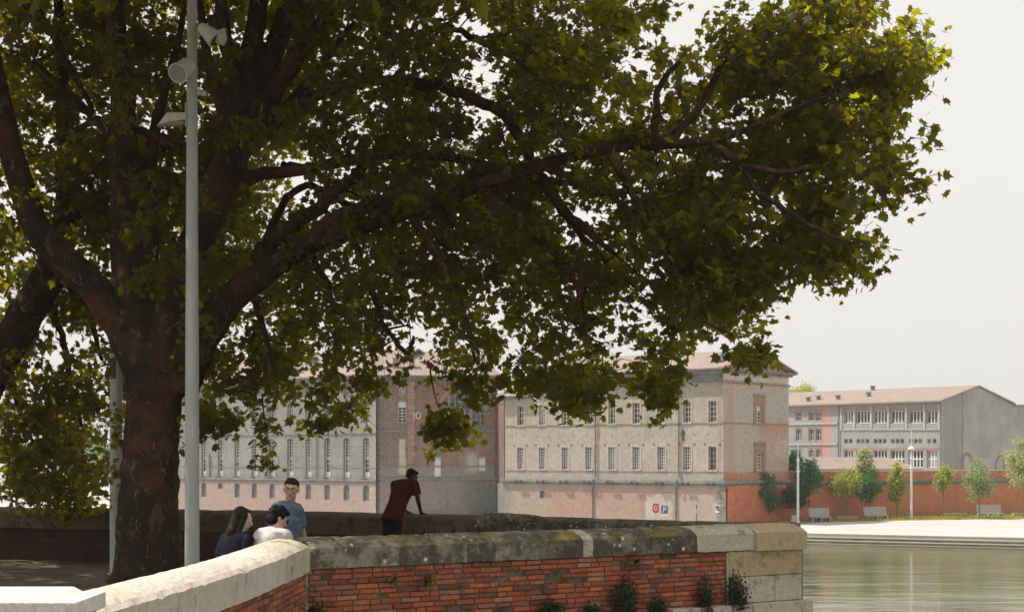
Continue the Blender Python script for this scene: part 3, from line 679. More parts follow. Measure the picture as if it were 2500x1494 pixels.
# ============================================================ TERRACE AND ITS WALLS
def farpt(px, p): D = F/p; return np.array(((px-1250)/p, D))
FW = [(-900,118),(-100,128.5),(200,133),(500,137.5),(700,141),(900,145.5),(1000,148),(1165,152),(1290,156),(1450,161.5),(1650,168),(1760,170.5),(1950,172.5)]
FWP = [farpt(*a) for a in FW]
FWP[0] = np.array((-45., 43.)); 
terr = [(-60,-3),(-2.5,-3),(-2.5,8.7),(-2.5,15.5),(-1.9,15.9),(3.2,19.3),(3.9,22.7)]+[tuple(p+np.array((0,.2))) for p in FWP[::-1]]+[(-60,50)]
gt = NT('terrace_ground'); c = gt.mix(gt.ramp(gt.noise(.7,6,.7),.35,.65), (.12,.095,.072), (.20,.16,.125)); c = gt.mix(gt.ramp(gt.noise(9,4,.7),.45,.7,0,.5), c, (.09,.07,.05)); gt.bump(gt.noise(25,4,.7),.5,.02)
mb = MB(); mb.prism(terr[::-1], WATER-2, 0.0); tag(mb.build('terrace_ground', gt.done(c,.95,.1)), kind='structure')

def stonemat(name, a, b, dark, dk=.45, moss=0.0, lich=.0, warm=None):
    t = NT(name); n1 = t.noise(1.1,6,.7); n2 = t.noise(5,6,.75); n3 = t.noise(28,4,.75)
    c = t.mix(t.ramp(n1,.35,.65), a, b)
    if warm: c = t.mix(t.ramp(t.noise(.8,5,.7),.45,.62,0,.7), c, warm)
    c = t.mix(t.math('MULTIPLY', t.ramp(n2,.62-dk*.35,.72-dk*.3), .9), c, dark)
    if moss:
        geo = t.n('ShaderNodeNewGeometry'); sp = t.n('ShaderNodeSeparateXYZ'); t.l(geo.outputs['Normal'], sp.inputs[0])
        up = t.ramp(sp.outputs[2], .25, .7); m = t.math('MULTIPLY', up, t.ramp(t.noise(2.6,6,.75),.5,.6)); c = t.mix(t.math('MULTIPLY', m, moss), c, (.22,.17,.035))
    if lich:
        v = t.n('ShaderNodeTexVoronoi'); v.inputs['Scale'].default_value = 9; t.l(t.co(), v.inputs['Vector'])
        vm = t.math('MULTIPLY', t.ramp(v.outputs['Distance'], .16, .22, 1, 0), t.ramp(t.noise(3,5,.7),.5,.56))
        c = t.mix(t.math('MULTIPLY', vm, lich), c, (.62,.6,.53))
    c = t.mix(1, c, t.mix(t.ramp(n3,.3,.7), (.75,)*3, (1.15,)*3), 'MULTIPLY')
    c = t.mix(t.ramp(t.noise(2,5,.7,sc=(4,4,.35)),.55,.75,0,.45), c, dark)
    h = t.math('ADD', n3, t.math('MULTIPLY', n2, 1.5)); t.bump(h, .55, .015)
    return t.done(c, .92, .12)
S_pale = stonemat('pale_concrete', (.50,.44,.37), (.60,.54,.47), (.25,.22,.18), .12)
S_grey = stonemat('weathered_stone', (.24,.215,.17), (.34,.30,.24), (.09,.08,.06), .52, .75, .9)
S_dark = stonemat('blackened_stone', (.20,.18,.14), (.28,.24,.19), (.07,.065,.05), .65, .85, .95)
S_tan = stonemat('tan_stone', (.44,.34,.21), (.52,.42,.28), (.27,.20,.11), .25, 0, 0, (.40,.30,.17))
S_lite = stonemat('light_stone', (.45,.40,.31), (.52,.47,.38), (.24,.2,.15), .25, .2, .3)
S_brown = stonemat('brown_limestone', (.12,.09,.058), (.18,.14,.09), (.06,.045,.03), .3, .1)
S_white = stonemat('white_stone', (.62,.60,.56), (.70,.68,.64), (.45,.42,.38), .1)

def coping(mb, a, b, zb, zsa, zsb, w=.5, top=.10, n=8, seed=0, over=0.0, jit=.004):
    """one coping stone: outer foot line a->b (plan), rounded top; profile runs from the outer face (side 0) inwards"""
    rg = np.random.default_rng(seed); a = np.array(a, float); b = np.array(b, float); d = nrm(b-a); s = np.array((d[1],-d[0]))
    K = 12; rows = []
    for i in range(n+1):
        t = i/n; p = a+(b-a)*t; zs = zsa+(zsb-zsa)*t; prof = [(over, zb), (over, zs)]
        for k in range(1, K): u = k/K; prof.append((over*(1-u)-w*u, zs+top*math.sin(PI*u)**.72))
        prof += [(-w, zs), (-w, zb)]
        ch = .012 if i in (0, n) else 0
        rows.append([(p[0]+s[0]*(q+rg.uniform(-jit,jit)), p[1]+s[1]*(q+rg.uniform(-jit,jit)), z-(ch if z > zb+.02 else 0)+rg.uniform(-jit,jit)) for q, z in prof])
    m = len(rows[0]); vs = [v for r_ in rows for v in r_]
    fs = [(i*m+k, (i+1)*m+k, (i+1)*m+(k+1)%m, i*m+(k+1)%m) for i in range(n) for k in range(m)]
    fs += [tuple(range(m)), tuple((n*m+k) for k in range(m-1,-1,-1))]
    mb.add(vs, fs)
BRK = [(.40,.115,.055),(.35,.095,.05),(.44,.135,.06),(.41,.18,.12),(.30,.095,.055),(.48,.155,.055),(.36,.115,.07),(.43,.125,.06),(.38,.15,.10),(.22,.085,.06)]
def bricks(mb, a, b, ztop, zbot, bh=.043, mo=.011, bl=.225, seed=1, skip=()):
    """individually laid bricks on the face a->b (outside on the right)"""
    rg = np.random.default_rng(seed); a = np.array(a,float); b = np.array(b,float); L = np.linalg.norm(b-a); d = nrm(b-a); s = np.array((d[1],-d[0])); z = ztop-.004; r_ = 0
    while z > zbot:
        x = -rg.uniform(0,bl) ; hh = bh*rg.uniform(.93,1.06)
        while x < L:
            l = bl*rg.choice([1,1,1,.86,1.12,.5]); x0 = max(0,x)+mo/2; x1 = min(L,x+l)-mo/2; x += l
            if x1-x0 < .03: continue
            if any(q[0] < (x0+x1)/2 < q[1] and q[2] < z-hh/2 < q[3] for q in skip): continue
            pr = rg.uniform(.006,.016) if rg.random() > .05 else -.004; w = rg.uniform(-.003,.003,4); ch = .005
            c = np.array(BRK[rg.integers(len(BRK))])*rg.uniform(.8,1.2); c = tuple(np.clip(c*np.array((.93,.86,.9)),0,1))
            z1 = z+w[0]; z0 = z-hh+w[1]; za = z+w[2]; zb_ = z-hh+w[3]
            def pt(u, o, zz): q = a+d*u+s*o; return (q[0],q[1],zz)
            vs = [pt(x0,-.03,z0),pt(x1,-.03,zb_),pt(x1,-.03,za),pt(x0,-.03,z1), pt(x0+.001,pr-ch,z0+.001),pt(x1-.001,pr-ch,zb_+.001),pt(x1-.001,pr-ch,za-.001),pt(x0+.001,pr-ch,z1-.001), pt(x0+ch,pr,z0+ch),pt(x1-ch,pr,zb_+ch),pt(x1-ch,pr,za-ch),pt(x0+ch,pr,z1-ch)]
            mb.add(vs, [(0,1,5,4),(1,2,6,5),(2,3,7,6),(3,0,4,7),(4,5,9,8),(5,6,10,9),(6,7,11,10),(7,4,8,11),(8,9,10,11)], col=c)
        z -= hh+mo
def brickmat():
    t = NT('laid_brick'); at = t.n('ShaderNodeAttribute', attribute_name='tint'); c = at.outputs['Color']
    n = t.noise(14,5,.75); c = t.mix(1, c, t.mix(t.ramp(n,.3,.7), (.62,)*3, (1.3,)*3), 'MULTIPLY')
    c = t.mix(t.ramp(t.noise(2.2,6,.75),.53,.68,0,.75), c, (.075,.06,.045))
    c = t.mix(t.ramp(t.noise(6,6,.8),.60,.68,0,.6), c, (.36,.30,.23))
    t.bump(t.noise(40,4,.8), .7, .006); return t.done(c, .9, .15)
BM = brickmat()
mortar = stonemat('lime_mortar', (.12,.09,.065), (.20,.155,.115), (.06,.048,.038), .45)

# --- wall B : river bend wall seen across the middle
Bo = np.array((-1.90,15.3)); Be = np.array((3.43,19.0)); Bd = nrm(Be-Bo); LB = np.linalg.norm(Be-Bo); Bs = np.array((Bd[1],-Bd[0]))
def bx(px): return locx(px, Bo, Bd)
def bp(t, off=0.0): return Bo+Bd*t+Bs*off
wb_ = thing('brick_parapet', 'red brick parapet with a dark lichened stone coping running right from the corner', 'wall')
zB = .855
cuts = [760,866,976,1069,1140,1210,1318,1424,1449,1590,1702,1775,1843]
mats = [S_grey,S_grey,S_dark,S_grey,S_dark,S_grey,S_dark,S_lite,S_dark,S_dark,S_lite,S_lite]
for i in range(len(cuts)-1):
    mb = MB(); dz = random.uniform(-.004,.004)
    coping(mb, bp(bx(cuts[i])+.0015), bp(bx(cuts[i+1])-.0015), zB, 1.045+dz, 1.045+dz, .52, .095, 8, i, random.uniform(-.004,.004))
    mb.build('coping_stone', mats[i], wb_, smooth=False)
mb = MB(); coping(mb, bp(bx(1843)+.004), bp(LB), zB-.015, 1.05, 1.05, .6, .09, 6, 91, .03); mb.build('coping_stone', S_tan, wb_)
tq = bx(1778)
mb = MB(); mb.prism([tuple(p) for p in (bp(0,-.04), bp(0,-.5), bp(LB,-.5), bp(LB,-.04))][::-1], WATER-1.5, zB-.003); mb.build('core', mortar, wb_)
mb = MB(); bricks(mb, bp(.0,-.037), bp(tq-.02,-.037), zB-.006, -.25, seed=5, skip=[(bx(1603),bx(1652),.62,.66)])
mb.build('brick_face', BM, wb_, colattr=True)
# quoin stones
z = zB-.012; k = 0
for h, c0 in ((.295,1783),(.30,1790),(.33,1600),(.5,1600)):
    mb = MB(); w = .06 if k >= 2 else 0.0
    t0_ = bx(c0 if k < 2 else 1628)
    segs = [(t0_,LB-.03)] if k == 0 else [(t0_,(t0_+LB)/2+.1),((t0_+LB)/2+.1,LB-.03)]
    for (u, v) in segs:
        q = [bp(u+.004,-.018+w),bp(v-.004,-.018+w),bp(v-.004,-.55),bp(u+.004,-.55)]
        if k >= 2: q = [bp(u+.004,.10),bp(v+.06,.10),bp(v+.06,-.035),bp(u+.004,-.035)]
        m2 = MB(); m2.prism([tuple(p) for p in q], z-h+.006, z); o = m2.build('quoin_stone', [S_tan,S_lite,S_lite,S_tan][k], wb_)
        bv = o.modifiers.new('b', 'BEVEL'); bv.width = .008; bv.segments = 2
    z -= h; k += 1
mb = MB(); mb.prism([tuple(p) for p in (bp(tq-.0,-.045),bp(tq+.035,-.03),bp(tq+.035,-.06),bp(tq-.0,-.06))], .25, zB-.02); mb.build('mortar_fillet', S_lite, wb_)
# --- wall A : near wall running toward the camera
Apts = [(-2.235,8.80,1.05),(-2.14,9.94,1.05),(-2.07,10.95,1.05),(-1.99,12.16,1.05),(-1.935,13.87,1.055),(-1.90,15.28,1.07)]
wa = thing('corner_parapet', 'sunlit pale stone coping on a brick wall running from the bottom left to the corner', 'wall')
for i in range(len(Apts)-1):
    a, b = Apts[i], Apts[i+1]; mb = MB()
    coping(mb, a[:2], b[:2], .83, a[2], b[2], .50, .078, 12, 50+i, 0.0, .0035)
    mb.build('coping_stone', S_pale if i < 4 else S_lite, wa)
mb = MB(); front = [(p[0]-.05,p[1]) for p in Apts]; back = [(p[0]-.48,p[1]) for p in Apts][::-1]
mb.prism(front+back, WATER-1.5, .827); mb.build('core', mortar, wa)
mb = MB()
for i in range(len(Apts)-1): bricks(mb, (Apts[i][0]-.046,Apts[i][1]), (Apts[i+1][0]-.046,Apts[i+1][1]), .82, .1, seed=20+i)
mb.build('brick_face', BM, wa, colattr=True)
# --- pillar at the bottom left
pl = thing('stone_pillar', 'white capped square stone pillar at the bottom left end of the parapet', 'pillar', (-2.8,8.45,0))
mb = MB(); mb.prism([(-.56,-.24),(.56,-.24),(.56,.30),(-.56,.30)], -6.5, 1.09); o = mb.build('shaft', S_tan, pl)
mb = MB(); mb.prism([(-.62,-.31),(.62,-.31),(.60,.35),(-.62,.35)], 1.094, 1.18); o = mb.build('cap', S_white, pl); bv = o.modifiers.new('b','BEVEL'); bv.width = .008; bv.segments = 2
mb = MB(); mb.add([(-.58,-.25,1.18),(.52,-.25,1.18),(.50,.29,1.18),(-.58,.29,1.18),(-.56,-.22,1.212),(.46,-.22,1.212),(.45,.26,1.212),(-.56,.26,1.212)], [(0,1,5,4),(1,2,6,5),(2,3,7,6),(3,0,4,7),(4,5,6,7)]); mb.build('cap_slab', S_white, pl)
# --- far parapet
wf = thing('far_parapet', 'shaded river parapet with rounded brown coping behind the plane tree and the people', 'wall')
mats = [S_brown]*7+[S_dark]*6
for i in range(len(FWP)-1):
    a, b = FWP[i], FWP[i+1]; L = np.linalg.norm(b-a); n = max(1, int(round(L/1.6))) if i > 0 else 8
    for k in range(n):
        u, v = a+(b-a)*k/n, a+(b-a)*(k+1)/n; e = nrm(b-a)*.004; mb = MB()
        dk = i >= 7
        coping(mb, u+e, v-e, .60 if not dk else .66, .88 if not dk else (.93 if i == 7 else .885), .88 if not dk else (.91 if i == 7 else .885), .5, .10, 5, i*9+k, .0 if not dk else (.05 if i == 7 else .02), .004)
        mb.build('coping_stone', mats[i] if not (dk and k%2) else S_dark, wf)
mb = MB()
for i in range(len(FWP)-1):
    a, b = FWP[i], FWP[i+1]; d = nrm(b-a); s = np.array((d[1],-d[0]))
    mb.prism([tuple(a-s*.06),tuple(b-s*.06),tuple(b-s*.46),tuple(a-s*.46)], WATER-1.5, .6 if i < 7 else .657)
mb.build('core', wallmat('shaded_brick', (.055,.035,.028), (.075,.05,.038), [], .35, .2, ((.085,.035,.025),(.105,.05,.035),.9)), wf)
# end wall joining the two parapets
we_ = thing('end_parapet', 'short stone end wall joining the two parapets at the tip of the terrace', 'wall')
mb = MB(); e0 = bp(LB-.06,-.62); e1 = FWP[-1]; coping(mb, e0, e1-np.array((0,.05)), .66, .885, .885, .45, .09, 8, 77); mb.build('coping_stone', S_dark, we_)
d = nrm(e1-e0); s = np.array((d[1],-d[0])); mb = MB(); mb.prism([tuple(e0-s*.04),tuple(e1-s*.04),tuple(e1-s*.42),tuple(e0-s*.42)], WATER-1.5, .657); mb.build('core', S_tan, we_)

# ---- plants growing on the brick
def leaf_quads(mb, pts, size, rg, col, flat=0.0):
    """small pointed leaves (2 triangles folded on the midrib)"""
    for p in pts:
        a = nrm(rg.normal(size=3)+np.array((0,0,flat))); b = nrm(np.cross(a, rg.normal(size=3))); s_ = size*rg.uniform(.6,1.3); c = np.cross(a,b)
        q = np.array(p); mb.add([q, q+a*s_*.5+b*s_*.3+c*s_*.06, q+a*s_, q+a*s_*.5-b*s_*.3+c*s_*.06], [(0,1,2),(0,2,3)], col=(rg.random(),rg.random(),rg.random()))
ML_dark = leafmat('wall_plant_leaf', (.028,.045,.022), (.06,.085,.035), (.07,.09,.02), .25, .6)
ML_olive = leafmat('dry_plant_leaf', (.13,.11,.03), (.22,.17,.05), (.2,.16,.03), .3, .7)
plants = [(1517,1452,45,55,'dark round leafy plant at the foot of the brick parapet, largest of the wall plants',0),(1597,1478,30,30,'low dark plant on the ledge just right of the largest wall plant',0),(1713,1452,27,62,'tall narrow dark plant on the brickwork left of the tan quoin stones',0),
          (1790,1440,38,58,'pointed dark shrub sprouting where the brick meets the tan quoin stones',0),(1335,1482,48,24,'low spreading dark plant at the bottom edge below the middle of the coping',0),(1436,1488,32,18,'small low dark plant between the spreading plant and the largest plant',0),(762,1484,26,26,'dark weed in the inner corner of the two parapets',0),
          (1036,1408,27,34,'yellowish dry moss clump hanging on the red bricks',1),(1545,1368,20,18,'small dark moss tuft just under the coping',1),(952,1412,9,18,'tiny olive sprig on the bricks left of the yellowish moss clump',1)]
for i, (px, py, rx, rz_, lab, kd) in enumerate(plants):
    t_ = bx(px); base = bp(t_, .0); D = base[1]; z0 = EYE-(py-HOR)*D/F; W_ = rx*D/F*.8; H_ = rz_*D/F*(.9 if kd == 0 else .75)
    rg = np.random.default_rng(100+i); root = thing('wall_plant', lab, 'plant', (base[0],base[1],z0-H_*.95), 0, 'plants growing on the brick parapet')
    mb = MB(); pts = []; n = int(1800*W_*H_/.06)+60
    st_ = MB()
    for k in range(14):
        a = rg.uniform(-1,1); tip = np.array((Bd[0]*a*W_*.8+Bs[0]*.12, Bd[1]*a*W_*.8+Bs[1]*.12, H_*rg.uniform(.6,1.5))); st_.tube([(0,0,0),tip*.5+np.array((0,0,.02)),tip], [.006,.004,.002], 4)
    for k in range(n):
        a = rg.normal(0,.48); h = abs(rg.normal(0,.8)) if not kd else rg.normal(.6,.45); h = min(h, 1.9*(1-.45*abs(a)))
        off = abs(rg.normal(0,.07))+.01
        pts.append((Bd[0]*a*W_+Bs[0]*off, Bd[1]*a*W_+Bs[1]*off, H_*h))
    leaf_quads(mb, pts, .038 if not kd else .022, rg, None, .8); mb.build('foliage', ML_olive if kd else ML_dark, root, colattr=True); st_.build('stem', M['dark_hole'], root)

# ============================================================ QUAY FURNITURE
def qxy(px, D): return ((px-1250)/F*D, D)
def quay_D(py): return (EYE-QUAY)*F/(py-HOR)
def lamp(px, pyb, pyt, lab, discs):
    D = quay_D(pyb); x, y = qxy(px, D); H = (pyb-pyt)*D/F
    r_ = thing('street_lamp', lab, 'street lamp', (x,y,QUAY), 0, 'tall white lamp posts on the quay')
    mb = MB(); mb.lathe((0,0,0), [(.18,0),(.18,.25),(.13,.3),(.11,H*.75),(.07,H*.76),(.04,H)], 12); mb.build('pole', M['white_paint'], r_)
    for (h, w) in discs:
        mb = MB(); mb.lathe((0,0,h), [(.1,-.16),(w,-.04),(w,.08),(w*.6,.24),(.1,.3)], 16); mb.build('lamp_head', M['white_paint'], r_)
lamp(1948,1278,1080,'tall slim white quay lamp post just right of the beige building', [(5.95,.16),(4.9,.17)])
lamp(2225,1267,1050,'tall white quay lamp post with disc shaped heads in front of the red wall', [(7.1,.36),(6.1,.16),(5.15,.16)])
def bench(px0, px1, pyb, lab):
    D = quay_D(pyb); x, y = qxy((px0+px1)/2, D); w = (px1-px0)*D/F
    r_ = thing('slatted_bench', lab, 'bench', (x,y,QUAY), math.atan2(RW.d[1],RW.d[0])*.25, 'grey slatted benches on the quay')
    for k in range(4): 
        mb = MB(); mb.box(-w/2,w/2,-.5+k*.17,-.5+k*.17+.13,.40,.46); mb.build('seat_slat', M['wood_grey'], r_)
    for k in range(5):
        z = .5+k*.17; yy = .2+k*.05; mb = MB(); mb.add([(-w/2,yy,z),(w/2,yy,z),(w/2,yy+.04,z+.13),(-w/2,yy+.04,z+.13),(-w/2,yy+.05,z),(w/2,yy+.05,z),(w/2,yy+.09,z+.13),(-w/2,yy+.09,z+.13)], [(0,1,2,3),(7,6,5,4),(0,4,5,1),(3,2,6,7),(0,3,7,4),(1,5,6,2)]); mb.build('back_slat', M['wood_grey'], r_)
    for s in (-1,0,1):
        mb = MB(); mb.box(s*w*.42-.06,s*w*.42+.06,-.46,.2,0,.396); mb.box(s*w*.42-.04,s*w*.42+.04,.2,.6,0,.45); mb.build('leg', M['grey_metal'], r_)
bench(1976,2028,1273,'grey slatted bench beside the first white lamp post')
bench(2110,2168,1269,'grey slatted bench in front of the tall pale topped tree')
bench(2386,2449,1263,'grey slatted bench at the right in front of the silvery tree')
def block(px0, px1, pyb, lab):
    D = quay_D(pyb)+.3; x, y = qxy((px0+px1)/2, D); w = (px1-px0)*D/F
    r_ = thing('block_seat', lab, 'bench', (x,y,QUAY), 0, 'beige block seats on the verge')
    mb = MB()
    n = 3
    for k in range(n): mb.box(-w/2+w*k/n+.01,-w/2+w*(k+1)/n-.01,-.3,.3,.06,.44)
    mb.build('seat', M['beige_block'], r_); mb = MB(); mb.box(-w/2+.1,w/2-.1,-.24,.24,0,.059); mb.build('base', M['dark_metal'], r_)
block(2041,2094,1270.5,'beige block seat between the first two slatted benches'); block(2303,2361,1263,'beige block seat left of the rightmost slatted bench'); block(2473,2540,1262,'beige block seat cut by the right edge of the picture')
D = quay_D(1276); x, y = qxy(1936, D); r_ = thing('litter_bin', 'small tilted grey litter bin left of the first white lamp post', 'bin', (x,y,QUAY))
mb = MB(); mb.prism([(-.22,-.2),(.22,-.2),(.22,.2),(-.22,.2)], .0, .12); mb.build('base', M['dark_metal'], r_)
mb = MB(); mb.add([(-.2,-.18,.12),(.2,-.18,.12),(.2,.18,.12),(-.2,.18,.12),(-.1,-.24,.72),(.38,-.24,.72),(.38,.22,.72),(-.1,.22,.72)], [(0,1,5,4),(1,2,6,5),(2,3,7,6),(3,0,4,7),(4,5,6,7)]); mb.build('body', M['old_white'], r_)
# signs near block 3
def onF3(px, off=1.2): t_ = F3.x(px); return F3.pt(t_, off), t_
SD = F3.rz
p, t_ = onF3(1618); D = p[1]; sc_ = D/F
s1 = thing('lifebuoy_post', 'red life ring holder on a short post by the parking sign', 'life ring', (p[0],p[1],QUAY))
zc = zof(1240, D)-QUAY; w, h = 8.0*sc_, 11.5*sc_
red = simple('red_plastic', (.55,.035,.03), .45, .12, 4)
mb = MB(); N = 20; pr = [(math.copysign(abs(math.cos(2*PI*k/N))**.6, math.cos(2*PI*k/N))*w, zc+math.copysign(abs(math.sin(2*PI*k/N))**.6, math.sin(2*PI*k/N))*h) for k in range(N)]
mb.add([(a,-.12,b) for a, b in pr]+[(a,.0,b) for a, b in pr], [tuple(range(N)), tuple(range(2*N-1,N-1,-1))]+[(k,N+k,N+(k+1)%N,(k+1)%N) for k in range(N)]); mb.build('holder', red, s1)
mb = MB(); ring(mb, 0, zc+.02, w*.36, h*.36, .07, y0=-.15, y1=-.121); mb.build('ring_mark', M['white_paint'], s1)
mb = MB(); mb.tube([(0,.03,0),(0,.03,zc)], .05, 8); mb.build('post', M['grey_metal'], s1)
p, t_ = onF3(1639.5); D = p[1]; sc_ = D/F
s2 = thing('parking_sign', 'blue parking sign with a white letter P above a white panel', 'sign', (p[0],p[1],QUAY))
z1, z0 = zof(1234.5, D)-QUAY, zof(1253, D)-QUAY; w = 8*sc_
mb = MB(); mb.box(-w,w,-.03,0,z0,z1); mb.build('panel', simple('blue_sign', (.03,.07,.22), .4, .08, 3), s2)
mb = MB(); mb.box(-w*.5,-w*.22,-.04,-.031,z0+.1,z1-.1); hh = (z1-.1)-(z0+.1); cz = z1-.1-hh*.29
mb.box(-w*.22,w*.1,-.04,-.031,z1-.1-.09,z1-.1); mb.box(-w*.22,w*.1,-.04,-.031,cz-hh*.29,cz-hh*.29+.09)
ring(mb, w*.1, cz, hh*.29-.09, hh*.29-.09, .09, -90, 90, 12, -.04, -.031); mb.build('letter_mark', M['white_paint'], s2)
mb = MB(); mb.box(-w,w,-.03,0,zof(1260,D)-QUAY,z0-.02); mb.build('lower_panel', M['white_paint'], s2)
mb = MB(); mb.tube([(0,.04,0),(0,.04,z1)], .04, 8); mb.build('post', M['grey_metal'], s2)
p, t_ = onF3(1722, 1.5); s3 = thing('bollard_post', 'thin dark post with a white band standing before the beige wall', 'post', (p[0],p[1],QUAY)); D = p[1]; H_ = zof(1231, D)-QUAY
mb = MB(); mb.tube([(0,0,0),(0,0,H_)], .045, 8); mb.build('shaft', M['dark_metal'], s3); mb = MB(); mb.box(-.09,.09,-.09,.09,H_*.55,H_*.78); mb.build('box', M['grey_metal'], s3)
t_ = F3.x(1753); s4 = thing('notice_panel', 'small framed notice panel fixed to the base wall near its right corner', 'sign', (F3.pt(t_,.105)[0],F3.pt(t_,.105)[1],0), F3.rz)
z1, z0 = F3.z(1753,1232), F3.z(1753,1243); mb = MB(); mb.box(-.25,.25,-.05,0,z0,z1); mb.build('board', M['white_paint'], s4); mb = MB(); mb.box(-.2,.2,-.056,-.051,z0+.06,z1-.06); mb.build('notice', M['glass'], s4)
mb = MB(); mb.box(-.22,.22,-.05,0,z0-.3,z0-.1); mb.build('lower_plate', M['white_paint'], s4)
D = 160; 
# ---- far bank trees
def far_tree(px, py0, py1, pyb, wpx, hue, lab, D=None, seed=0, n=2600, lean=0, shape='oval', grp='young trees along the red quay wall'):
    D = D or (160+ (px-1925)*.03); x, y = qxy(px, D); s = D/F; zt = zof(py0, D); zb_ = zof(py1, D); w = wpx*s/2; rg = np.random.default_rng(seed)
    r_ = thing('young_tree' if grp else 'roadside_tree', lab, 'tree', (x,y,QUAY), 0, grp); zt -= QUAY; zb_ -= QUAY; zc = (zt+zb_)/2; h = (zt-zb_)/2
    tr = MB(); tr.tube([(0,0,0),(.03,0,zb_*.6),(lean*.5,0,zc)], [.07,.055,.03], 7)
    cl = []
    for k in range(46):
        v = nrm(rg.normal(size=3)); q = rg.random()**.4; e = np.array((v[0]*w*q, v[1]*w*q*.9, zc+v[2]*h*q))
        if shape == 'cone': f = 1-.55*max(0,(e[2]-zb_)/(2*h)); e[0] *= f; e[1] *= f
        cl.append(e); 
        if k < 16: tr.tube([(lean*.3,0,max(zb_*.8,e[2]-.8)),(e[0]*.5,e[1]*.5,e[2]-.3),tuple(e)], [.03,.02,.008], 4)
    tr.build('trunk', M['bark_thin'], r_)
    mb = MB(); pts = []
    for k in range(n):
        c = cl[rg.integers(len(cl))]; pts.append(c+rg.normal(size=3)*np.array((.17,.17,.17))*w*1.0)
    leaf_quads(mb, pts, .26, rg, None, -.3); mb.build('crown', hue, r_, colattr=True)
M['bark_thin'] = simple('young_bark', (.14,.12,.09), .9, .3, 8)
H_green = leafmat('deep_green_leaf', (.045,.14,.05), (.08,.20,.07), (.08,.26,.05), .4, .6)
H_dark = leafmat('dark_green_leaf', (.02,.045,.03), (.035,.07,.04), (.04,.08,.03), .25, .6)
H_yel = leafmat('yellow_green_leaf', (.20,.24,.06), (.32,.34,.09), (.55,.55,.08), .5, .6)
H_sil = leafmat('silvery_leaf', (.18,.25,.12), (.32,.38,.22), (.38,.46,.16), .45, .5)
H_pale = leafmat('pale_olive_leaf', (.30,.33,.17), (.46,.48,.28), (.52,.54,.2), .45, .5)
far_tree(1866,1158,1243,0,76,H_green,'bushy deep green young tree at the left end of the red wall',D=158,seed=1)
far_tree(1941,1182,1240,0,68,H_dark,'low round dark tree beside the first white lamp post',D=159,seed=2)
far_tree(1938,1100,1160,0,42,H_green,'slim dark green tree rising against the end of the beige building',D=164,seed=3,n=1500)
far_tree(1975,1118,1212,0,58,H_green,'upright green tree just right of the first white lamp post',D=162,seed=4)
far_tree(2068,1148,1210,0,84,H_yel,'wide low yellow green young tree',D=164,seed=5)
far_tree(2112,1090,1170,0,50,H_pale,'tall tree with pale silvery top and spreading crown',D=166,seed=6,shape='cone')
far_tree(2122,1140,1222,0,56,H_green,'green tree standing in front of the pale topped tree',D=164,seed=7)
far_tree(2190,1130,1226,0,56,H_yel,'yellow green conical tree left of the second white lamp post',D=166,seed=8,shape='cone')
far_tree(2303,1130,1198,0,46,H_yel,'small yellow green tree on a thin stem right of the second lamp post',D=168,seed=9,n=1500)
far_tree(2390,1118,1216,0,84,H_sil,'broad silvery green tree above the rightmost slatted bench',D=166,seed=10,shape='cone')
far_tree(2500,1062,1222,0,82,H_pale,'large pale silvery tree cut by the right edge',D=168,seed=11,n=4200)
far_tree(1958,944,975,0,80,H_yel,'treetop showing above the grey building roof',D=250,seed=12,grp=None)
for k, (px, pt_, w_) in enumerate(((-60,1075,150),(60,1090,120),(150,1062,140),(240,1080,110),(-160,1060,160),(20,1068,110))):
    far_tree(px, pt_, 1128, 0, w_, H_green if k%2 else H_sil, ['hazy far bank tree low behind the left parapet','hazy silvery far bank tree behind the left parapet'][k%2]+', '+['leftmost','second from the trunk','next to the trunk','partly behind the street column','outer edge','between two others'][k], D=230+6*k, seed=30+k, n=2200, grp='trees on the far bank at the left')

# ============================================================ LAMP POLES ON THE TERRACE
D = 21.5; X0 = (469-1250)/F*D; s = D/F
lp = thing('lamp_pole', 'tall grey metal lamp pole with floodlights in front of the big plane tree', 'lamp pole', (X0,D,0))
gp = simple('galvanised_pole', (.40,.44,.43), .55, .12, 5, .35, sc=(1,1,.3)); 
mb = MB(); mb.lathe((0,0,0), [(.15,0),(.15,.03),(.098,.031),(.094,1.5),(.088,3.5),(.075,6.0),(.060,8.2),(.05,10.2)], 48); mb.build('pole', gp, lp)
def zl_(py): return zof(py, D)
mb = MB()
for py, r in ((88,.072),(170,.078),(180,.078)): mb.lathe((0,0,zl_(py)), [(r-.003,-.02),(r,-.02),(r,.02),(r-.003,.02)], 20)
mb.build('collar', gp, lp)
mb = MB()
for (a, b) in ((1130,1240),(1352,1375)):
    z1, z0 = zl_(a), zl_(b); mb.box(-.01,.06,-.0965,-.09,z0,z1)
mb.build('access_door', simple('door_grey', (.36,.40,.39), .5, .1, 5), lp)
def head(name): return thing(name, None, None)
# conical floodlight, upper right
mb = MB(); z = zl_(88); mb.tube([(.06,0,z+.02),(.30,-.02,z)], .018, 8); mb.box(.06,.1,-.03,.03,z-.03,z+.07)
b_ = mb.build('bracket', gp, lp)
mb = MB(); ax = nrm((.62,-.1,-.55)); c0 = np.array((.11,-.03,z+.12)); mb.lathe(c0, [(.05,0),(.066,.02),(.078,.08),(.118,.26),(.122,.28),(.10,.29)], 20, ax)
fl = mb.build('floodlight', M['white_paint'], lp)
mb = MB(); u = nrm((.8,0,.3)); c1 = np.array((.22,-.04,z-.02)); mb.lathe(c1, [(.03,0),(.085,.12),(.115,.20),(.115,.225)], 4, nrm((.9,-.1,-.05))); mb.build('visor', M['white_paint'], fl)
mb = MB(); mb.lathe(c0+ax*.292, [(.095,0),(.095,.01)], 20, ax); mb.build('lens', M['glass'], fl)
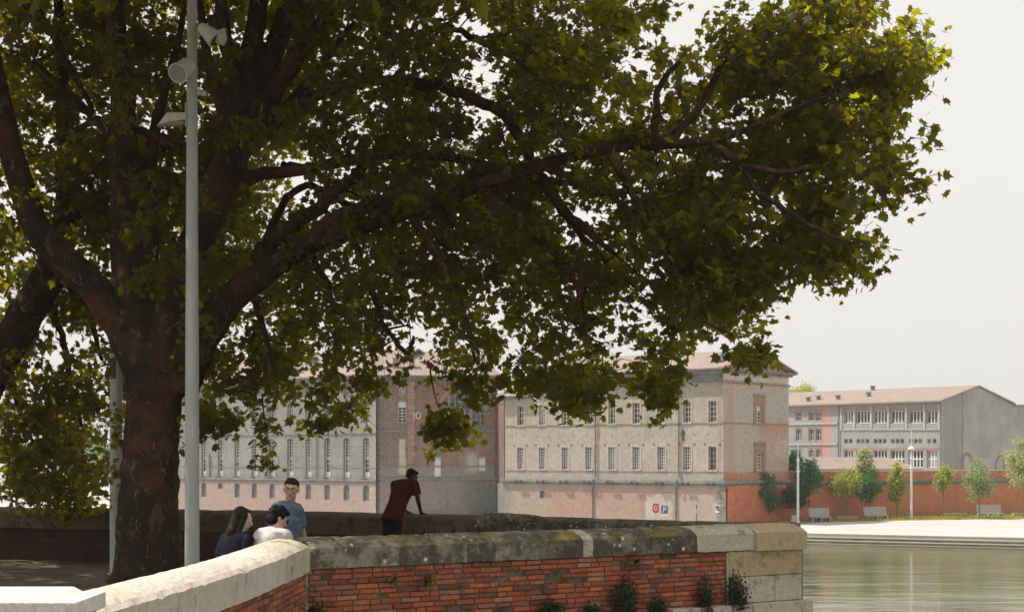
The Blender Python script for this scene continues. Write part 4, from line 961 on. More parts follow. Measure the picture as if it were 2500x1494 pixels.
# drum spotlight
z = zl_(185); ax = nrm((-.30,-.78,-.50)); c0 = np.array((-.03,-.10,z+.10)); mb = MB(); mb.lathe(c0, [(.04,-.04),(.10,-.02),(.118,.04),(.125,.24),(.137,.26),(.137,.30),(.12,.30)], 28, ax); sp_ = mb.build('spotlight', M['white_paint'], lp, smooth=False)
mb = MB(); mb.lathe(c0+ax*.285, [(.12,0),(.12,.008)], 28, ax); 
o = mb.build('lens', simple('amber_grille', (.16,.13,.10), .35, .3, 30, .5), sp_)
mb = MB(); u = nrm(np.cross(ax,(0,0,1))); v = np.cross(u, ax)
for k in range(-4,5):
    w = math.sqrt(max(.0001,.12**2-(k*.026)**2)); p = c0+ax*.30
    mb.tube([p+u*k*.026-v*w, p+u*k*.026+v*w], .004, 4); mb.tube([p+v*k*.026-u*w, p+v*k*.026+u*w], .004, 4)
mb.build('grille', M['dark_metal'], sp_)
mb = MB(); mb.tube([(0.0,-.05,z+.02),(-.08,-.1,z+.02)], .02, 8); mb.build('bracket', gp, lp)
# flat road lantern to the left
z = zl_(300); mb = MB(); mb.add([(-.07,-.07,z+.03),(-.07,.09,z+.03),(-.07,.09,z+.12),(-.07,-.07,z+.12),(-.30,-.12,z-.015),(-.30,.13,z-.015),(-.32,.11,z+.11),(-.32,-.09,z+.11),(-.46,-.05,z-.05),(-.46,.07,z-.05),(-.44,.05,z-.02),(-.44,-.03,z-.02)],
       [(0,1,2,3),(0,4,5,1),(3,2,6,7),(0,3,7,4),(1,5,6,2),(4,8,9,5),(7,6,10,11),(4,7,11,8),(5,9,10,6),(8,11,10,9)]); lt = mb.build('lantern', M['old_white'], lp)
mb = MB(); mb.ell((-.25,0,z-.005), (.16,.09,.05)); mb.build('lens', simple('lantern_bowl', (.35,.26,.2), .3, .2, 10, .5), lt)
mb = MB(); mb.box(-.085,-.06,-.05,.06,z-.06,z+.26); mb.build('bracket', gp, lp)
z = zl_(228); mb = MB(); mb.box(.07,.12,-.05,.03,z-.03,z+.05); mb.lathe((.12,-.02,z-.01), [(.02,0),(.04,.03),(.03,.07)], 10, (1,0,0)); mb.build('sensor_box', M['old_white'], lp)
# light column behind the trunk
D = 26.6; X0 = (283.5-1250)/F*D
cp = thing('light_column', 'stout grey street column with dark slotted head left of the trunk', 'lamp pole', (X0,D,0))
z1 = zof(935, D); z2 = zof(800, D); mb = MB(); mb.lathe((0,0,0), [(.14,0),(.14,.02),(.103,.021),(.101,z1)], 48); mb.build('pole', gp, cp)
mb = MB(); mb.prism([(math.cos(a)*.098, math.sin(a)*.098) for a in np.linspace(math.radians(-75), math.radians(100), 12)], z1+.001, z2+.35); mb.build('light_housing', gp, cp)
mb = MB(); mb.prism([(math.cos(a)*.075, math.sin(a)*.075) for a in np.linspace(math.radians(105), math.radians(280), 12)], z1+.001, z2+.3); mb.build('dark_slot', M['dark_metal'], cp)
mb = MB()
for py in (800,868,930): mb.lathe((0,0,zof(py,D)), [(.08,-.03),(.108,-.03),(.108,.03),(.08,.03)], 20)
mb.build('collar', gp, cp)
# ============================================================ PLANE TREES
def barkmat():
    t = NT('plane_bark'); n0 = t.noise(1.6,6,.7); n = t.noise(4.2,5,.7,dist=.6,sc=(1,1,.55)); n2 = t.noise(9,5,.7,dist=.8,sc=(1,1,.5)); f = t.noise(30,4,.8)
    c = t.mix(t.ramp(n0,.35,.65), (.028,.021,.016), (.062,.044,.031))
    c = t.mix(t.ramp(n,.565,.585,0,.9), c, (.115,.082,.05))
    c = t.mix(t.ramp(n2,.62,.635,0,.9), c, (.19,.17,.11))
    c = t.mix(t.ramp(t.noise(1.6,5,.7),.5,.62,0,.6), c, (.13,.052,.026))
    c = t.mix(1, c, t.mix(t.ramp(f,.3,.7), (.65,)*3, (1.25,)*3), 'MULTIPLY')
    h = t.math('ADD', t.math('MULTIPLY', n, 2.0), f); t.bump(h, .8, .02)
    return t.done(c, .92, .12)
BARK = barkmat()
def limbpath(rows, k=6, wob=.0, seed=0):
    """rows (px, py, D, r) -> world path with radii"""
    pts = [(*P(r[0],r[1],r[2]), r[3]) for r in rows]; p = smooth_path(pts, k); rg = np.random.default_rng(seed)
    p[1:-1,:3] += rg.normal(0,1,(len(p)-2,3))*wob*p[1:-1,3:4]
    return p
def trunk_mesh(name, paths, parent, voxel=.045, seed=0):
    mb = MB()
    for p in paths:
        p = p[p[:,3] > .0]; mb.tube([q[:3] for q in p], [q[3] for q in p], 14, jit=.06)
    o = mb.build(name, BARK, parent, smooth=True)
    md = o.modifiers.new('r', 'REMESH'); md.mode = 'VOXEL'; md.voxel_size = voxel; md.use_smooth_shade = True
    sm = o.modifiers.new('s', 'SMOOTH'); sm.factor = .5; sm.iterations = 6
    tx = bpy.data.textures.new('bark_lumps', 'CLOUDS'); tx.noise_scale = .35; dm = o.modifiers.new('d', 'DISPLACE'); dm.texture = tx; dm.texture_coords = 'LOCAL'; dm.strength = .05; dm.mid_level = .5
    return o
tree1 = thing('plane_tree', 'huge old plane tree with mottled forked trunk and crown spreading over the river wall', 'tree', (0,0,0))
G = 1448
T = [(365,G+40,25,.80),(364,G,25,.66),(362,1400,25,.555),(361,1300,25,.49),(366,1150,25,.45),(375,1000,25,.425),(378,930,25,.45),(382,870,25,.47),(384,830,25,.40)]
LL = [(345,900,25,0.302),(300,800,25,0.286),(225,700,24.9,0.244),(145,622,24.8,0.235),(85,545,24.7,0.218),(48,440,24.6,0.202),(18,330,24.5,0.185),(-8,200,24.5,0.160),(-40,40,24.4,0.126),(-60,-120,24.4,0.092),(-90,-400,24,0.050)]
LC = [(355,900,25,0.342),(335,760,25.1,0.324),(318,650,25.2,0.302),(312,500,25.3,0.270),(303,380,25.4,0.243),(300,250,25.5,0.207),(285,100,25.5,0.162),(270,-100,25.5,0.126),(250,-450,25.5,0.054)]
LC2 = [(350,740,25.3,0.170),(366,600,25.5,0.145),(366,450,25.6,0.128),(378,320,25.6,0.102),(410,200,25.6,0.076),(440,80,25.6,0.060),(460,-60,25.6,0.043)]
R1 = [(405,900,25,0.317),(422,780,24.9,0.299),(440,680,24.9,0.282),(478,590,24.8,0.273),(520,500,24.8,0.264),(560,400,24.8,0.273),(590,310,24.8,0.282),(600,250,24.8,0.246)]
F1 = [(592,300,24.8,0.176),(572,190,24.6,0.132),(550,90,24.5,0.114),(535,-60,24.4,0.088),(520,-350,24,0.044)]
F2 = [(598,290,24.8,0.211),(610,160,24.8,0.176),(628,40,24.8,0.158),(640,-110,24.8,0.114),(650,-500,24.8,0.053)]
F3_ = [(606,290,24.8,0.211),(640,190,25,0.176),(682,90,25.1,0.167),(712,-30,25.2,0.141),(740,-200,25.2,0.097),(790,-500,25,0.044)]
F4_ = [(612,320,24.8,0.194),(670,220,24.6,0.158),(740,120,24.4,0.141),(800,40,24.3,0.123),(860,-40,24.2,0.097),(950,-200,24,0.062),(1050,-350,24,0.035)]
F5 = [(570,330,24.8,0.150),(536,240,24.7,0.114),(510,150,24.7,0.088),(492,40,24.7,0.070),(480,-100,24.7,0.044)]
F6 = [(620,350,24.8,0.141),(700,260,24.4,0.097),(760,190,24.2,0.079),(820,110,24,0.070),(870,50,24,0.053)]
R2 = [(440,960,25,0.258),(470,870,24.9,0.292),(515,785,24.8,0.284),(580,715,24.6,0.232),(660,655,24.3,0.202),(745,605,24,0.150),(850,562,23.5,0.131),(1000,517,23,0.111),(1170,450,22.5,0.101),(1330,402,22,0.098),(1480,362,21.6,0.091),(1640,352,21.2,0.072),(1740,352,20.9,0.059),(1800,400,20.7,0.052),(1850,470,20.6,0.040),(1880,560,20.5,0.023)]
RB = [(600,440,24.8,0.132),(640,425,24.6,0.110),(720,418,24.3,0.097),(850,390,23.8,0.092),(1000,375,23.4,0.088),(1170,398,23,0.079),(1290,438,22.8,0.070),(1450,456,22.5,0.053),(1560,520,22.3,0.026)]
trunk_mesh('trunk', [limbpath(a, 6, .03, i) for i, a in enumerate((T,LL,LC,LC2,R1,F1,F2,F3_,F4_,F5,F6,R2,RB))], tree1)
limbs1 = [
 [(640,632,24.3,.16),(665,585,24.2,.13),(740,530,24,.11),(850,440,23.8,.09),(900,400,23.7,.07),(990,330,23.5,.04)],
 [(720,625,24,.13),(790,550,23.6,.11),(900,500,23.2,.10),(1000,478,23,.085),(1060,505,22.9,.06),(1110,545,22.8,.04)],
 [(655,585,24.4,.07),(690,500,24.8,.06),(750,455,25,.055),(830,490,25.2,.05),(905,545,25.3,.035)],
 [(690,400,25,.05),(760,420,25.3,.05),(850,465,25.5,.04)],
 [(680,300,24.6,.09),(760,238,24.2,.08),(850,212,23.9,.085),(960,199,23.6,.085),(1080,215,23.3,.085),(1200,262,23,.085),(1265,330,22.8,.08),(1300,400,22.7,.07),(1340,470,22.6,.06),(1410,560,22.4,.05),(1480,640,22.3,.03)],
 [(1090,60,24,.03),(1150,90,23.6,.05),(1235,132,23.2,.04),(1300,180,23,.02)],
 [(1330,402,22,.07),(1400,440,21.7,.05),(1450,470,21.5,.04),(1560,470,21.3,.02)],
 [(1560,360,21.4,.05),(1640,320,21.3,.045),(1700,280,21.2,.035),(1760,170,21,.025),(1790,110,21,.012)],
 [(1640,352,21.2,.04),(1720,230,21.2,.03),(1755,160,21.2,.015)],
 [(1740,352,20.9,.045),(1860,300,20.6,.035),(1990,245,20.6,.025),(2080,225,20.6,.015),(2150,215,20.6,.008)],
 [(1800,400,20.7,.045),(1900,420,20.5,.035),(2010,405,20.4,.022),(2090,395,20.4,.01)],
 [(1600,360,21.2,.06),(1600,300,20.6,.05),(1610,210,20.2,.04),(1660,150,20,.03)],
 [(1000,517,23,.06),(1080,640,22.4,.05),(1130,760,22,.04),(1160,880,21.8,.02)],
 [(1170,450,22.5,.06),(1290,560,22,.05),(1400,680,21.6,.04),(1420,820,21.4,.025)],
 [(1480,362,21.6,.06),(1560,500,21.2,.05),(1640,640,21,.04),(1690,760,20.8,.025),(1790,820,20.7,.012)],
 [(1850,470,20.6,.04),(1960,540,20.2,.03),(2060,590,19.9,.02)],
 [(850,562,23.5,.06),(900,680,23.2,.05),(930,780,23,.03),(990,860,22.8,.035),(1010,820,22.7,.02)],
 [(1320,430,22.5,.06),(1380,510,22.3,.06),(1430,560,22.2,.05),(1500,620,22,.03)],
 [(610,700,24.5,.06),(640,800,24.2,.045),(660,900,24,.03),(650,960,23.9,.015)],
 [(320,420,25.6,.09),(250,310,25.9,.07),(170,230,26.2,.05),(80,150,26.5,.03)],
 [(290,300,25.6,.06),(210,305,25.9,.05),(120,350,26.2,.03)],
 [(440,360,25.2,.05),(340,320,25.6,.06),(230,285,25.8,.05),(140,240,26,.03)],
 [(-20,-10,26,.09),(60,5,25.5,.08),(110,60,25.3,.07),(170,160,25.3,.06),(230,280,25.4,.04)],
 [(750,605,24,.05),(800,700,23.7,.045),(820,800,23.5,.03),(815,880,23.4,.015)],
]
for i, r_ in enumerate(limbs1):
    p = limbpath(r_, 6, .25, 60+i); mb = MB(); mb.tube([q[:3] for q in p], [q[3] for q in p], 9, jit=.15); mb.build('limb', BARK, tree1, smooth=True)
tree2 = thing('plane_tree', 'second plane tree at the left edge with a trunk leaning right behind the first tree', 'tree', (0,0,0))
T2 = [(-175,1452,28,0.616),(-170,1380,28,0.458),(-150,1250,28,0.396),(-105,1100,28,0.361),(-35,940,28,0.334),(45,800,28,0.317),(110,690,28,0.290),(150,590,28.2,0.246),(165,470,28.4,0.211),(160,330,28.6,0.176),(150,150,28.8,0.132),(140,-100,29,0.088),(140,-400,29,0.035)]
T2b = [(-60,1000,28,.3),(-120,850,28.5,.25),(-190,650,29,.2),(-240,350,29,.14),(-260,0,29,.06)]
trunk_mesh('trunk', [limbpath(a, 6, .03, 90+i) for i, a in enumerate((T2,T2b))], tree2, .06)
limbs2 = [[(100,700,28,.09),(150,820,28.6,.06),(170,930,29,.05),(200,1040,29.3,.03)],[(60,780,28,.08),(20,900,28.8,.06),(60,1030,29.4,.04),(110,1130,29.8,.02)],[(150,560,28.2,.1),(230,500,28.6,.07),(330,470,29,.04)],
          [(-20,900,28,.08),(-40,1000,28.6,.05),(-20,1100,29,.03)],[(130,640,28,.08),(210,760,28.8,.06),(250,880,29.2,.03)]]
for i, r_ in enumerate(limbs2):
    p = limbpath(r_, 6, .25, 160+i); mb = MB(); mb.tube([q[:3] for q in p], [q[3] for q in p], 8, jit=.15); mb.build('limb', BARK, tree2, smooth=True)

# ---- crowns. density of foliage seen along each direction, 50 px cells (0 = open sky)
ROWS = """
777788888888|888888888775|886678885013|86798987100
775778888888|887888888853|387658870036|97999954420
887888888888|888777888863|699969962678|99999878993
856678888888|888787886841|499998656899|89999999994
888875588888|888788888872|699998876997|67999999960
875756888888|888787888765|389998766788|77999888610
844788888888|677867888887|478899886798|78899577430
678888888888|875855888888|766688876896|79999768640
478887888888|754467888888|886436887998|68986788830
576888888888|864458888888|886568999997|54898722320
566888888888|756466888888|886644799998|86699950000
678888888888|766788888888|888646779998|88999971000
568868888888|877888887788|888887878999|99889961000
785865888887|877888778888|888888878999|99555620000
568768888887|877678777888|887888878999|82000000000
457776666735|776678876788|846784357999|84000000000
775345444736|877527831588|866861338666|51000000000
745567333575|785778642688|765883467602|61000000000
755676222575|885776600487|468986475500|20000000000
877775222585|764763300163|012673055100|00000000000
888765222585|340652000710|000030013000|00000000000
888866211320|220100000720|000000000000|00000000000
888766200000|010000000000|000000000000|00000000000
788776200000|000000000000|000000000000|00000000000
467763100000|000000000000|000000000000|00000000000
""".strip().split('\n')

GRID = []
for r_ in ROWS:
    r_ = r_.replace('|', ''); assert len(r_) == 47, (len(r_), r_); GRID.append([int(c) for c in r_])
DENS = np.array(GRID, float)
DENS[0,32:35] = (1,0,0); DENS[1,31:34] = (5,0,0); DENS[2,32] = 1; DENS[0,36] = 6; DENS[1:7,23] = (3,2,0,0,2,4); DENS[3:6,24] = (3,4,1)
DENS[19,22] = 3; DENS[18,22:24] = (6,4); DENS[20,21] = 6; DENS[0:7,7:14] = np.minimum(DENS[0:7,7:14], 7)
# hand placed corrections of the last rows (x px, y px, radius x, radius y, sprays): drooping tips
TIPS = [(1080,1042,38,42,13),(640,1045,30,20,3),(655,1095,12,10,1),(505,1030,34,30,6),(560,1030,24,26,4),(790,1035,26,26,3),(840,1010,26,22,3),(1620,985,30,26,4),(1600,950,36,26,4),(1845,880,28,34,5),(1860,860,20,18,2),
        (1425,985,22,24,2),(1395,945,40,36,5),(2255,350,24,12,1),(2262,450,14,14,1),(2235,455,26,16,2),(2125,600,26,26,3),(2095,665,22,20,2),(2035,665,25,18,2),(1892,715,16,26,2),(1165,975,34,30,3),(1130,930,34,30,4),(1250,930,26,26,2),(880,955,34,26,3),(1618,25,20,20,2),(1295,905,20,22,2)]
rg = np.random.default_rng(42)
def leaf_outline():
    # five lobed plane leaf, base at origin, tip along +y, unit length
    half = [(0,.02),(.20,-.06),(.30,.10),(.52,.14),(.36,.34),(.50,.62),(.26,.55),(.13,.66),(0,1.0)]
    pts = half+[(-x,y) for x, y in half[-2:0:-1]]
    return np.array(pts)
LO = leaf_outline(); NL = len(LO)
class Crown:
    def __init__(s): s.V = []; s.C = []; s.tw = MB()
    def leaves(s, pos, size, droop=.55, col=None):
        n = len(pos); 
        if n == 0: return
        # leaf frames: y axis (midrib) points outward / down, normal roughly up with wide scatter
        y = rg.normal(size=(n,3)); y[:,2] -= droop; y /= np.linalg.norm(y,axis=1,keepdims=True)
        nn = rg.normal(size=(n,3))*.75+np.array((0,0,.9)); nn -= y*np.sum(nn*y,1,keepdims=True); nn /= np.linalg.norm(nn,axis=1,keepdims=True)+1e-9
        x = np.cross(y, nn); sz = size*rg.uniform(.5,1.3,n)
        L = np.zeros((n,NL+1,3)); L[:,:NL,0] = LO[:,0]; L[:,:NL,1] = LO[:,1]; L[:,NL,1] = .38
        curl = rg.uniform(-.1,.22,n); L[:,:,2] = -curl[:,None]*(L[:,:,0]**2*2.2+(L[:,:,1]-.4)**2)+rg.normal(0,.02,(n,NL+1))
        L *= sz[:,None,None]
        W = pos[:,None,:]+L[:,:,0:1]*x[:,None,:]+L[:,:,1:2]*y[:,None,:]+L[:,:,2:3]*nn[:,None,:]
        s.V.append(W.reshape(-1,3)); c = rg.random((n,3)); s.C.append(np.repeat(c,NL+1,axis=0))
    def spray(s, c, r, n, size, out):
        """a drooping twig with leaves along it"""
        c = np.array(c); tip = c+np.array((out[0]*r, out[1]*r, -.35*r+out[2]*r)); st = c-np.array((out[0],out[1],-.45))*r*.8
        mid = (st+tip)/2+np.array((0,0,.22*r)); 
        t = rg.uniform(0,1,n)[:,None]; base = (1-t)**2*st+2*t*(1-t)*mid+t**2*tip
        off = rg.normal(size=(n,3))*np.array((.40,.40,.30))*r
        s.leaves(base+off, size)
        return st, mid, tip
    def build(s, parent, mats):
        V = np.concatenate(s.V); C = np.concatenate(s.C); n = len(V)//(NL+1)
        i = np.arange(NL); tri = np.stack([np.full(NL,NL), i, (i+1)%NL], 1)
        Fc = (tri[None]+(np.arange(n)*(NL+1))[:,None,None]).reshape(-1,3)
        tv = np.array(s.tw.v, dtype=float).reshape(-1,3); nv = len(V)
        tf = np.array([q for q in s.tw.f if len(q) == 4])+nv
        me = bpy.data.meshes.new('crown'); allv = np.concatenate([V,tv]); me.vertices.add(len(allv)); me.vertices.foreach_set('co', allv.astype(np.float32).ravel())
        lv = np.concatenate([Fc.ravel(), tf.ravel()]); nt, nq = len(Fc), len(tf)
        me.loops.add(len(lv)); me.loops.foreach_set('vertex_index', lv.astype(np.int32)); me.polygons.add(nt+nq)
        me.polygons.foreach_set('loop_start', np.concatenate([np.arange(nt)*3, nt*3+np.arange(nq)*4]).astype(np.int32))
        for m in mats: me.materials.append(m)
        me.polygons.foreach_set('material_index', np.concatenate([np.zeros(nt),np.ones(nq)]).astype(np.int32))
        at = me.color_attributes.new('tint','FLOAT_COLOR','POINT'); cc = np.ones((len(allv),4),np.float32); cc[:nv,:3] = C; at.data.foreach_set('color', cc.ravel())
        me.update(); me.validate()
        o = bpy.data.objects.new('crown', me); COL.objects.link(o); o.parent = parent; print('crown leaves', n); return o
c1, c2 = Crown(), Crown()
LEAF = leafmat('plane_leaf', (.006,.012,.005), (.023,.032,.009), (.98,.78,.012), .28, .5)
TWIG = simple('twig_bark', (.035,.028,.022), .9, .3, 10)
limbpts = []
for r_ in limbs1+[R2,RB,R1,F1,F2,F3_,F4_,LL,LC]:
    for q in limbpath(r_, 4): limbpts.append((q[0],q[1],q[2],q[3]))
limbpts = np.array(limbpts)
LEAFSZ = .130
def depth_at(px, py):
    """distance of the crown's middle sheet and its half thickness"""
    c = 25.2-min(max(px,0),2300)/2300*4.9; th = 3.2 if px < 1500 else 3.2-1.9*min(1,(px-1500)/750)
    if px < 720 and py < 860: return 28.3, 2.2
    if px < 720: return 25.6, 2.0
    return c+.5, th
def near_front(px, py):
    return False
nsp = 0
def put_spray(px, py, D, crown, n=11, r=.25, size=LEAFSZ, branch=.07):
    global nsp
    c = np.array(P(px, py, D)); a = rg.uniform(0, 2*PI); o = np.array((math.cos(a)*.8, math.sin(a)*.8, 0)); o[0] += .05
    st, mid, tip = crown.spray(c, r, n, size, o); nsp += 1
    crown.tw.tube([st, mid, tip], [.005,.004,.002], 4, cap=False)
    if rg.random() < branch:
        d = np.linalg.norm(limbpts[:,:3]-st, axis=1)+np.maximum(0, st[2]-limbpts[:,2])*.0; j = int(np.argmin(d))
        if d[j] < 1.1 and px < 1700:
            q = limbpts[j,:3]; m1 = q+(st-q)*.4+np.array((0,0,.18*d[j]))+rg.normal(size=3)*.16; m2 = q+(st-q)*.75+np.array((0,0,.1*d[j]))+rg.normal(size=3)*.16
            crown.tw.tube([q, m1, m2, st], [min(limbpts[j,3]*.6,.020),.014,.010,.007], 5, cap=False, jit=.2)
CLN = np.kron(rg.random((25,47)), np.ones((2,2)))*.5+np.kron(rg.random((17,32)), np.ones((3,3)))[:50,:94]*.5
for j in range(25):
    for i in range(47):
        dn = int(DENS[j,i])
        if dn <= 0: continue
        cl = CLN[j*2:j*2+2, i*2:i*2+2].mean(); amp = 1.0 if i > 22 else .4
        n = rg.poisson((1.7 if (i < 6 and j > 9) else (1.8 if i < 15 and j < 18 else 1.0))*max(.15, 1+amp*(cl-.5)*2.4)*[0,.35,.75,1.1,1.5,2.2,3.6,5.9,9.4,12.5][dn])
        while n > 0:
            m = min(n, int(rg.integers(3,8))); n -= m
            px0 = i*50+25+rg.uniform(-24,24); py0 = j*50+20+rg.uniform(-24,24)
            px0 -= 42*min(1,max(0,(px0-1750)/450))
            D, th = depth_at(px0, py0); D0 = D+rg.uniform(-.55*th, 1.35*th)
            if px0 < 720 and py0 < 860 and rg.random() < .04: D0 = rg.uniform(22.5,24)
            left = (px0 < 270 and py0 > 560) or (px0 < 330 and rg.random() < .35)
            if left: D0 = rg.uniform(27.2, 30.5)
            for _ in range(m):
                dy = rg.normal(0,14); put_spray(px0+rg.normal(0,14)+dy*.15, py0+dy+4, D0+rg.normal(0,.22), c2 if left else c1)
for (x, y, rx, ry, n) in TIPS:
    for _ in range(int(n*1.6)):
        D, th = depth_at(x, y); a, q = rg.uniform(0,2*PI), math.sqrt(rg.random()); put_spray(x+math.cos(a)*rx*.7*q, y+math.sin(a)*ry*.7*q, D+rg.uniform(-.5,.3), c1, 13, .24, .13, 0)
# slender hanging twigs that carry the lowest tips
for rows in ([(1050,905,23),(1060,960,22.9),(1075,1010,22.8)], [(640,960,24),(645,1030,24),(660,1095,24)], [(2010,650,19.8),(2025,690,19.8),(2060,720,19.8)], [(1010,820,22.8),(1000,845,22.8),(975,865,22.8)]):
    p = [P(*q) for q in rows]; c1.tw.tube(p, [.014,.010,.006], 5, cap=False)
    put = np.array([p[-1], p[1], p[-1]]); c1.leaves(put+rg.normal(size=put.shape)*.05, .09)
# the crown above the picture: it shades the terrace and can be seen from elsewhere
for _ in range(4500):
    px = rg.uniform(-300, 1980); D = rg.uniform(19.5, 30.5); zz = rg.uniform(9.6, 16.5)
    X = (px-1250)*25/F; e = ((X+5)/7.2)**2+((D-25)/7.0)**2+((zz-9)/8.0)**2
    if e > 1: continue
    pxl = 1250+X*F/D; pyl = HOR-(zz-EYE)*F/D
    if pyl > -25: continue
    if pxl > 1500 and rg.random() < .6: continue
    put_spray(pxl, pyl, D, c1, 15, .62, .24, .02)
for _ in range(700):  # unseen sprays added nearer the camera, shaped to shade the brick parapet
    X = rg.uniform(-6.5,1.5); D = rg.uniform(16,20); zz = rg.uniform(7,9.6) if rg.random() < .8 else rg.uniform(9.6,11); pyl = HOR-(zz-EYE)*F/D; pxl = 1250+X*F/D
    if pyl < -40 and X < 2.0-.9*(zz-8): put_spray(pxl, pyl, D, c1, 15, .5, .20, .03)
for _ in range(1500):  # unseen foliage added beyond the left edge to block sky light
    X = rg.uniform(-24,-7); D = rg.uniform(24,38); zz = rg.uniform(4, 14)
    pyl = HOR-(zz-EYE)*F/D; pxl = 1250+X*F/D
    if pyl > -25 and pxl > -40: continue
    put_spray(pxl, pyl, D, c2, 15, .62, .24, 0)
for _ in range(900):  # more unseen foliage added at left to hold sun off the crowns
    X = rg.uniform(-19,-8.2); D = rg.uniform(19.5,28); zz = rg.uniform(5.5,13); pyl = HOR-(zz-EYE)*F/D; pxl = 1250+X*F/D
    if pyl > -25 and pxl > -45: continue
    put_spray(pxl, pyl, D, c2, 15, .55, .22, 0)
print('sprays', nsp)
c1.build(tree1, [LEAF, TWIG]); c2.build(tree2, [LEAF, TWIG])
# ============================================================ PEOPLE
def skinmat(name, a):
    t = NT(name); c = t.mix(t.ramp(t.noise(12,4,.6),.35,.65), tuple(x*.85 for x in a), a); t.bsdf.inputs['Subsurface Weight'].default_value = .0
    return t.done(c, .55, .35)
SK_fair = skinmat('fair_skin', (.52,.32,.23)); SK_pale = skinmat('pale_skin', (.60,.40,.31)); SK_dark = skinmat('dark_skin', (.045,.028,.022))
def cloth(name, c):
    t = NT(name); n = t.noise(9,4,.6,dist=.5); t.bump(t.math('ADD', t.noise(14,3,.6,dist=1.0), t.noise(90,2,.5)), .45, .012); return t.done(t.mix(t.ramp(n,.3,.7), tuple(x*.86 for x in c), c), .9, .1)
C_blue = cloth('blue_tee', (.115,.15,.20)); C_navy = cloth('navy_top', (.012,.014,.028)); C_white = cloth('white_top', (.62,.58,.58)); C_rust = cloth('rust_shirt', (.085,.022,.010)); C_black = cloth('black_trousers', (.012,.013,.016)); C_denim = cloth('dark_denim', (.03,.04,.07))
def hairmat(name, c):
    t = NT(name); n = t.noise(20,4,.7,sc=(1,1,.2)); t.bump(t.noise(60,3,.7,sc=(1,1,.12)), .8, .01); return t.done(t.mix(t.ramp(n,.3,.7), tuple(x*.5 for x in c), tuple(x*1.4 for x in c)), .6, .15)
HAIR = hairmat('dark_hair', (.014,.011,.010)); HAIRB = hairmat('black_hair', (.006,.006,.006))
EYE_W = simple('eye_white', (.6,.58,.55), .3, .05, 10); LIP = simple('lip', (.30,.12,.10), .5, .1, 20)
def remesh(mb, name, mat, parent, vox=.008, smooth=2, noise=0.0, nscale=.08):
    o = mb.build(name, mat, parent, smooth=True)
    md = o.modifiers.new('r','REMESH'); md.mode = 'VOXEL'; md.voxel_size = vox; md.use_smooth_shade = True
    if smooth: sm = o.modifiers.new('s','SMOOTH'); sm.factor = .5; sm.iterations = smooth
    if noise:
        tx = bpy.data.textures.new('fold', 'CLOUDS'); tx.noise_scale = nscale; dm = o.modifiers.new('d','DISPLACE'); dm.texture = tx; dm.texture_coords = 'LOCAL'; dm.strength = noise; dm.mid_level = .5
    return o
def loft(mb, secs, seg=22, pw=2.3):
    """secs: (centre, u axis, v axis, ru, rv)"""
    vs = []; n = len(secs)
    for c, u, v, ru, rv in secs:
        for k in range(seg):
            a = 2*PI*k/seg; ca, sa = math.cos(a), math.sin(a)
            vs.append(np.array(c)+np.array(u)*math.copysign(abs(ca)**(2/pw), ca)*ru+np.array(v)*math.copysign(abs(sa)**(2/pw), sa)*rv)
    fs = [(i*seg+k, i*seg+(k+1)%seg, (i+1)*seg+(k+1)%seg, (i+1)*seg+k) for i in range(n-1) for k in range(seg)]+[tuple(range(seg-1,-1,-1)), tuple((n-1)*seg+k for k in range(seg))]
    mb.add(vs, fs)
def hframe(hf, tilt=0.0):
    hf = nrm(hf); up = np.array((0,0,1.0)); ax = nrm(np.cross(-hf, up)); ay = -hf; az = np.cross(ax, ay)
    if tilt: 
        c, s = math.cos(tilt), math.sin(tilt); ax, az = ax*c+az*s, az*c-ax*s
    return np.stack([ax,ay,az], 1)
def head_parts(mb, hc, R, k=1.0):
    T = lambda p: hc+R@(np.array(p)*k)
    e = lambda p, r: mb.ell(T(p), tuple(x*k for x in r), R)
    e((0,.018,.028),(.075,.094,.086)); e((0,-.02,-.005),(.068,.072,.085)); e((0,-.032,-.055),(.054,.056,.058)); e((0,-.062,-.096),(.026,.022,.02)); e((-.035,-.02,-.07),(.02,.04,.03)); e((.035,-.02,-.07),(.02,.04,.03))
    mb.cap(T((0,-.086,.005)), T((0,-.108,-.034)), .008*k, .014*k, 8); e((0,-.086,.022),(.046,.014,.009)); e((0,-.088,-.06),(.022,.011,.010)); e((-.034,-.076,-.022),(.018,.014,.014)); e((.034,-.076,-.022),(.018,.014,.014))
    for s in (-1,1): e((s*.077,.012,-.008),(.009,.018,.031)); e((s*.083,.02,.0),(.006,.012,.022))
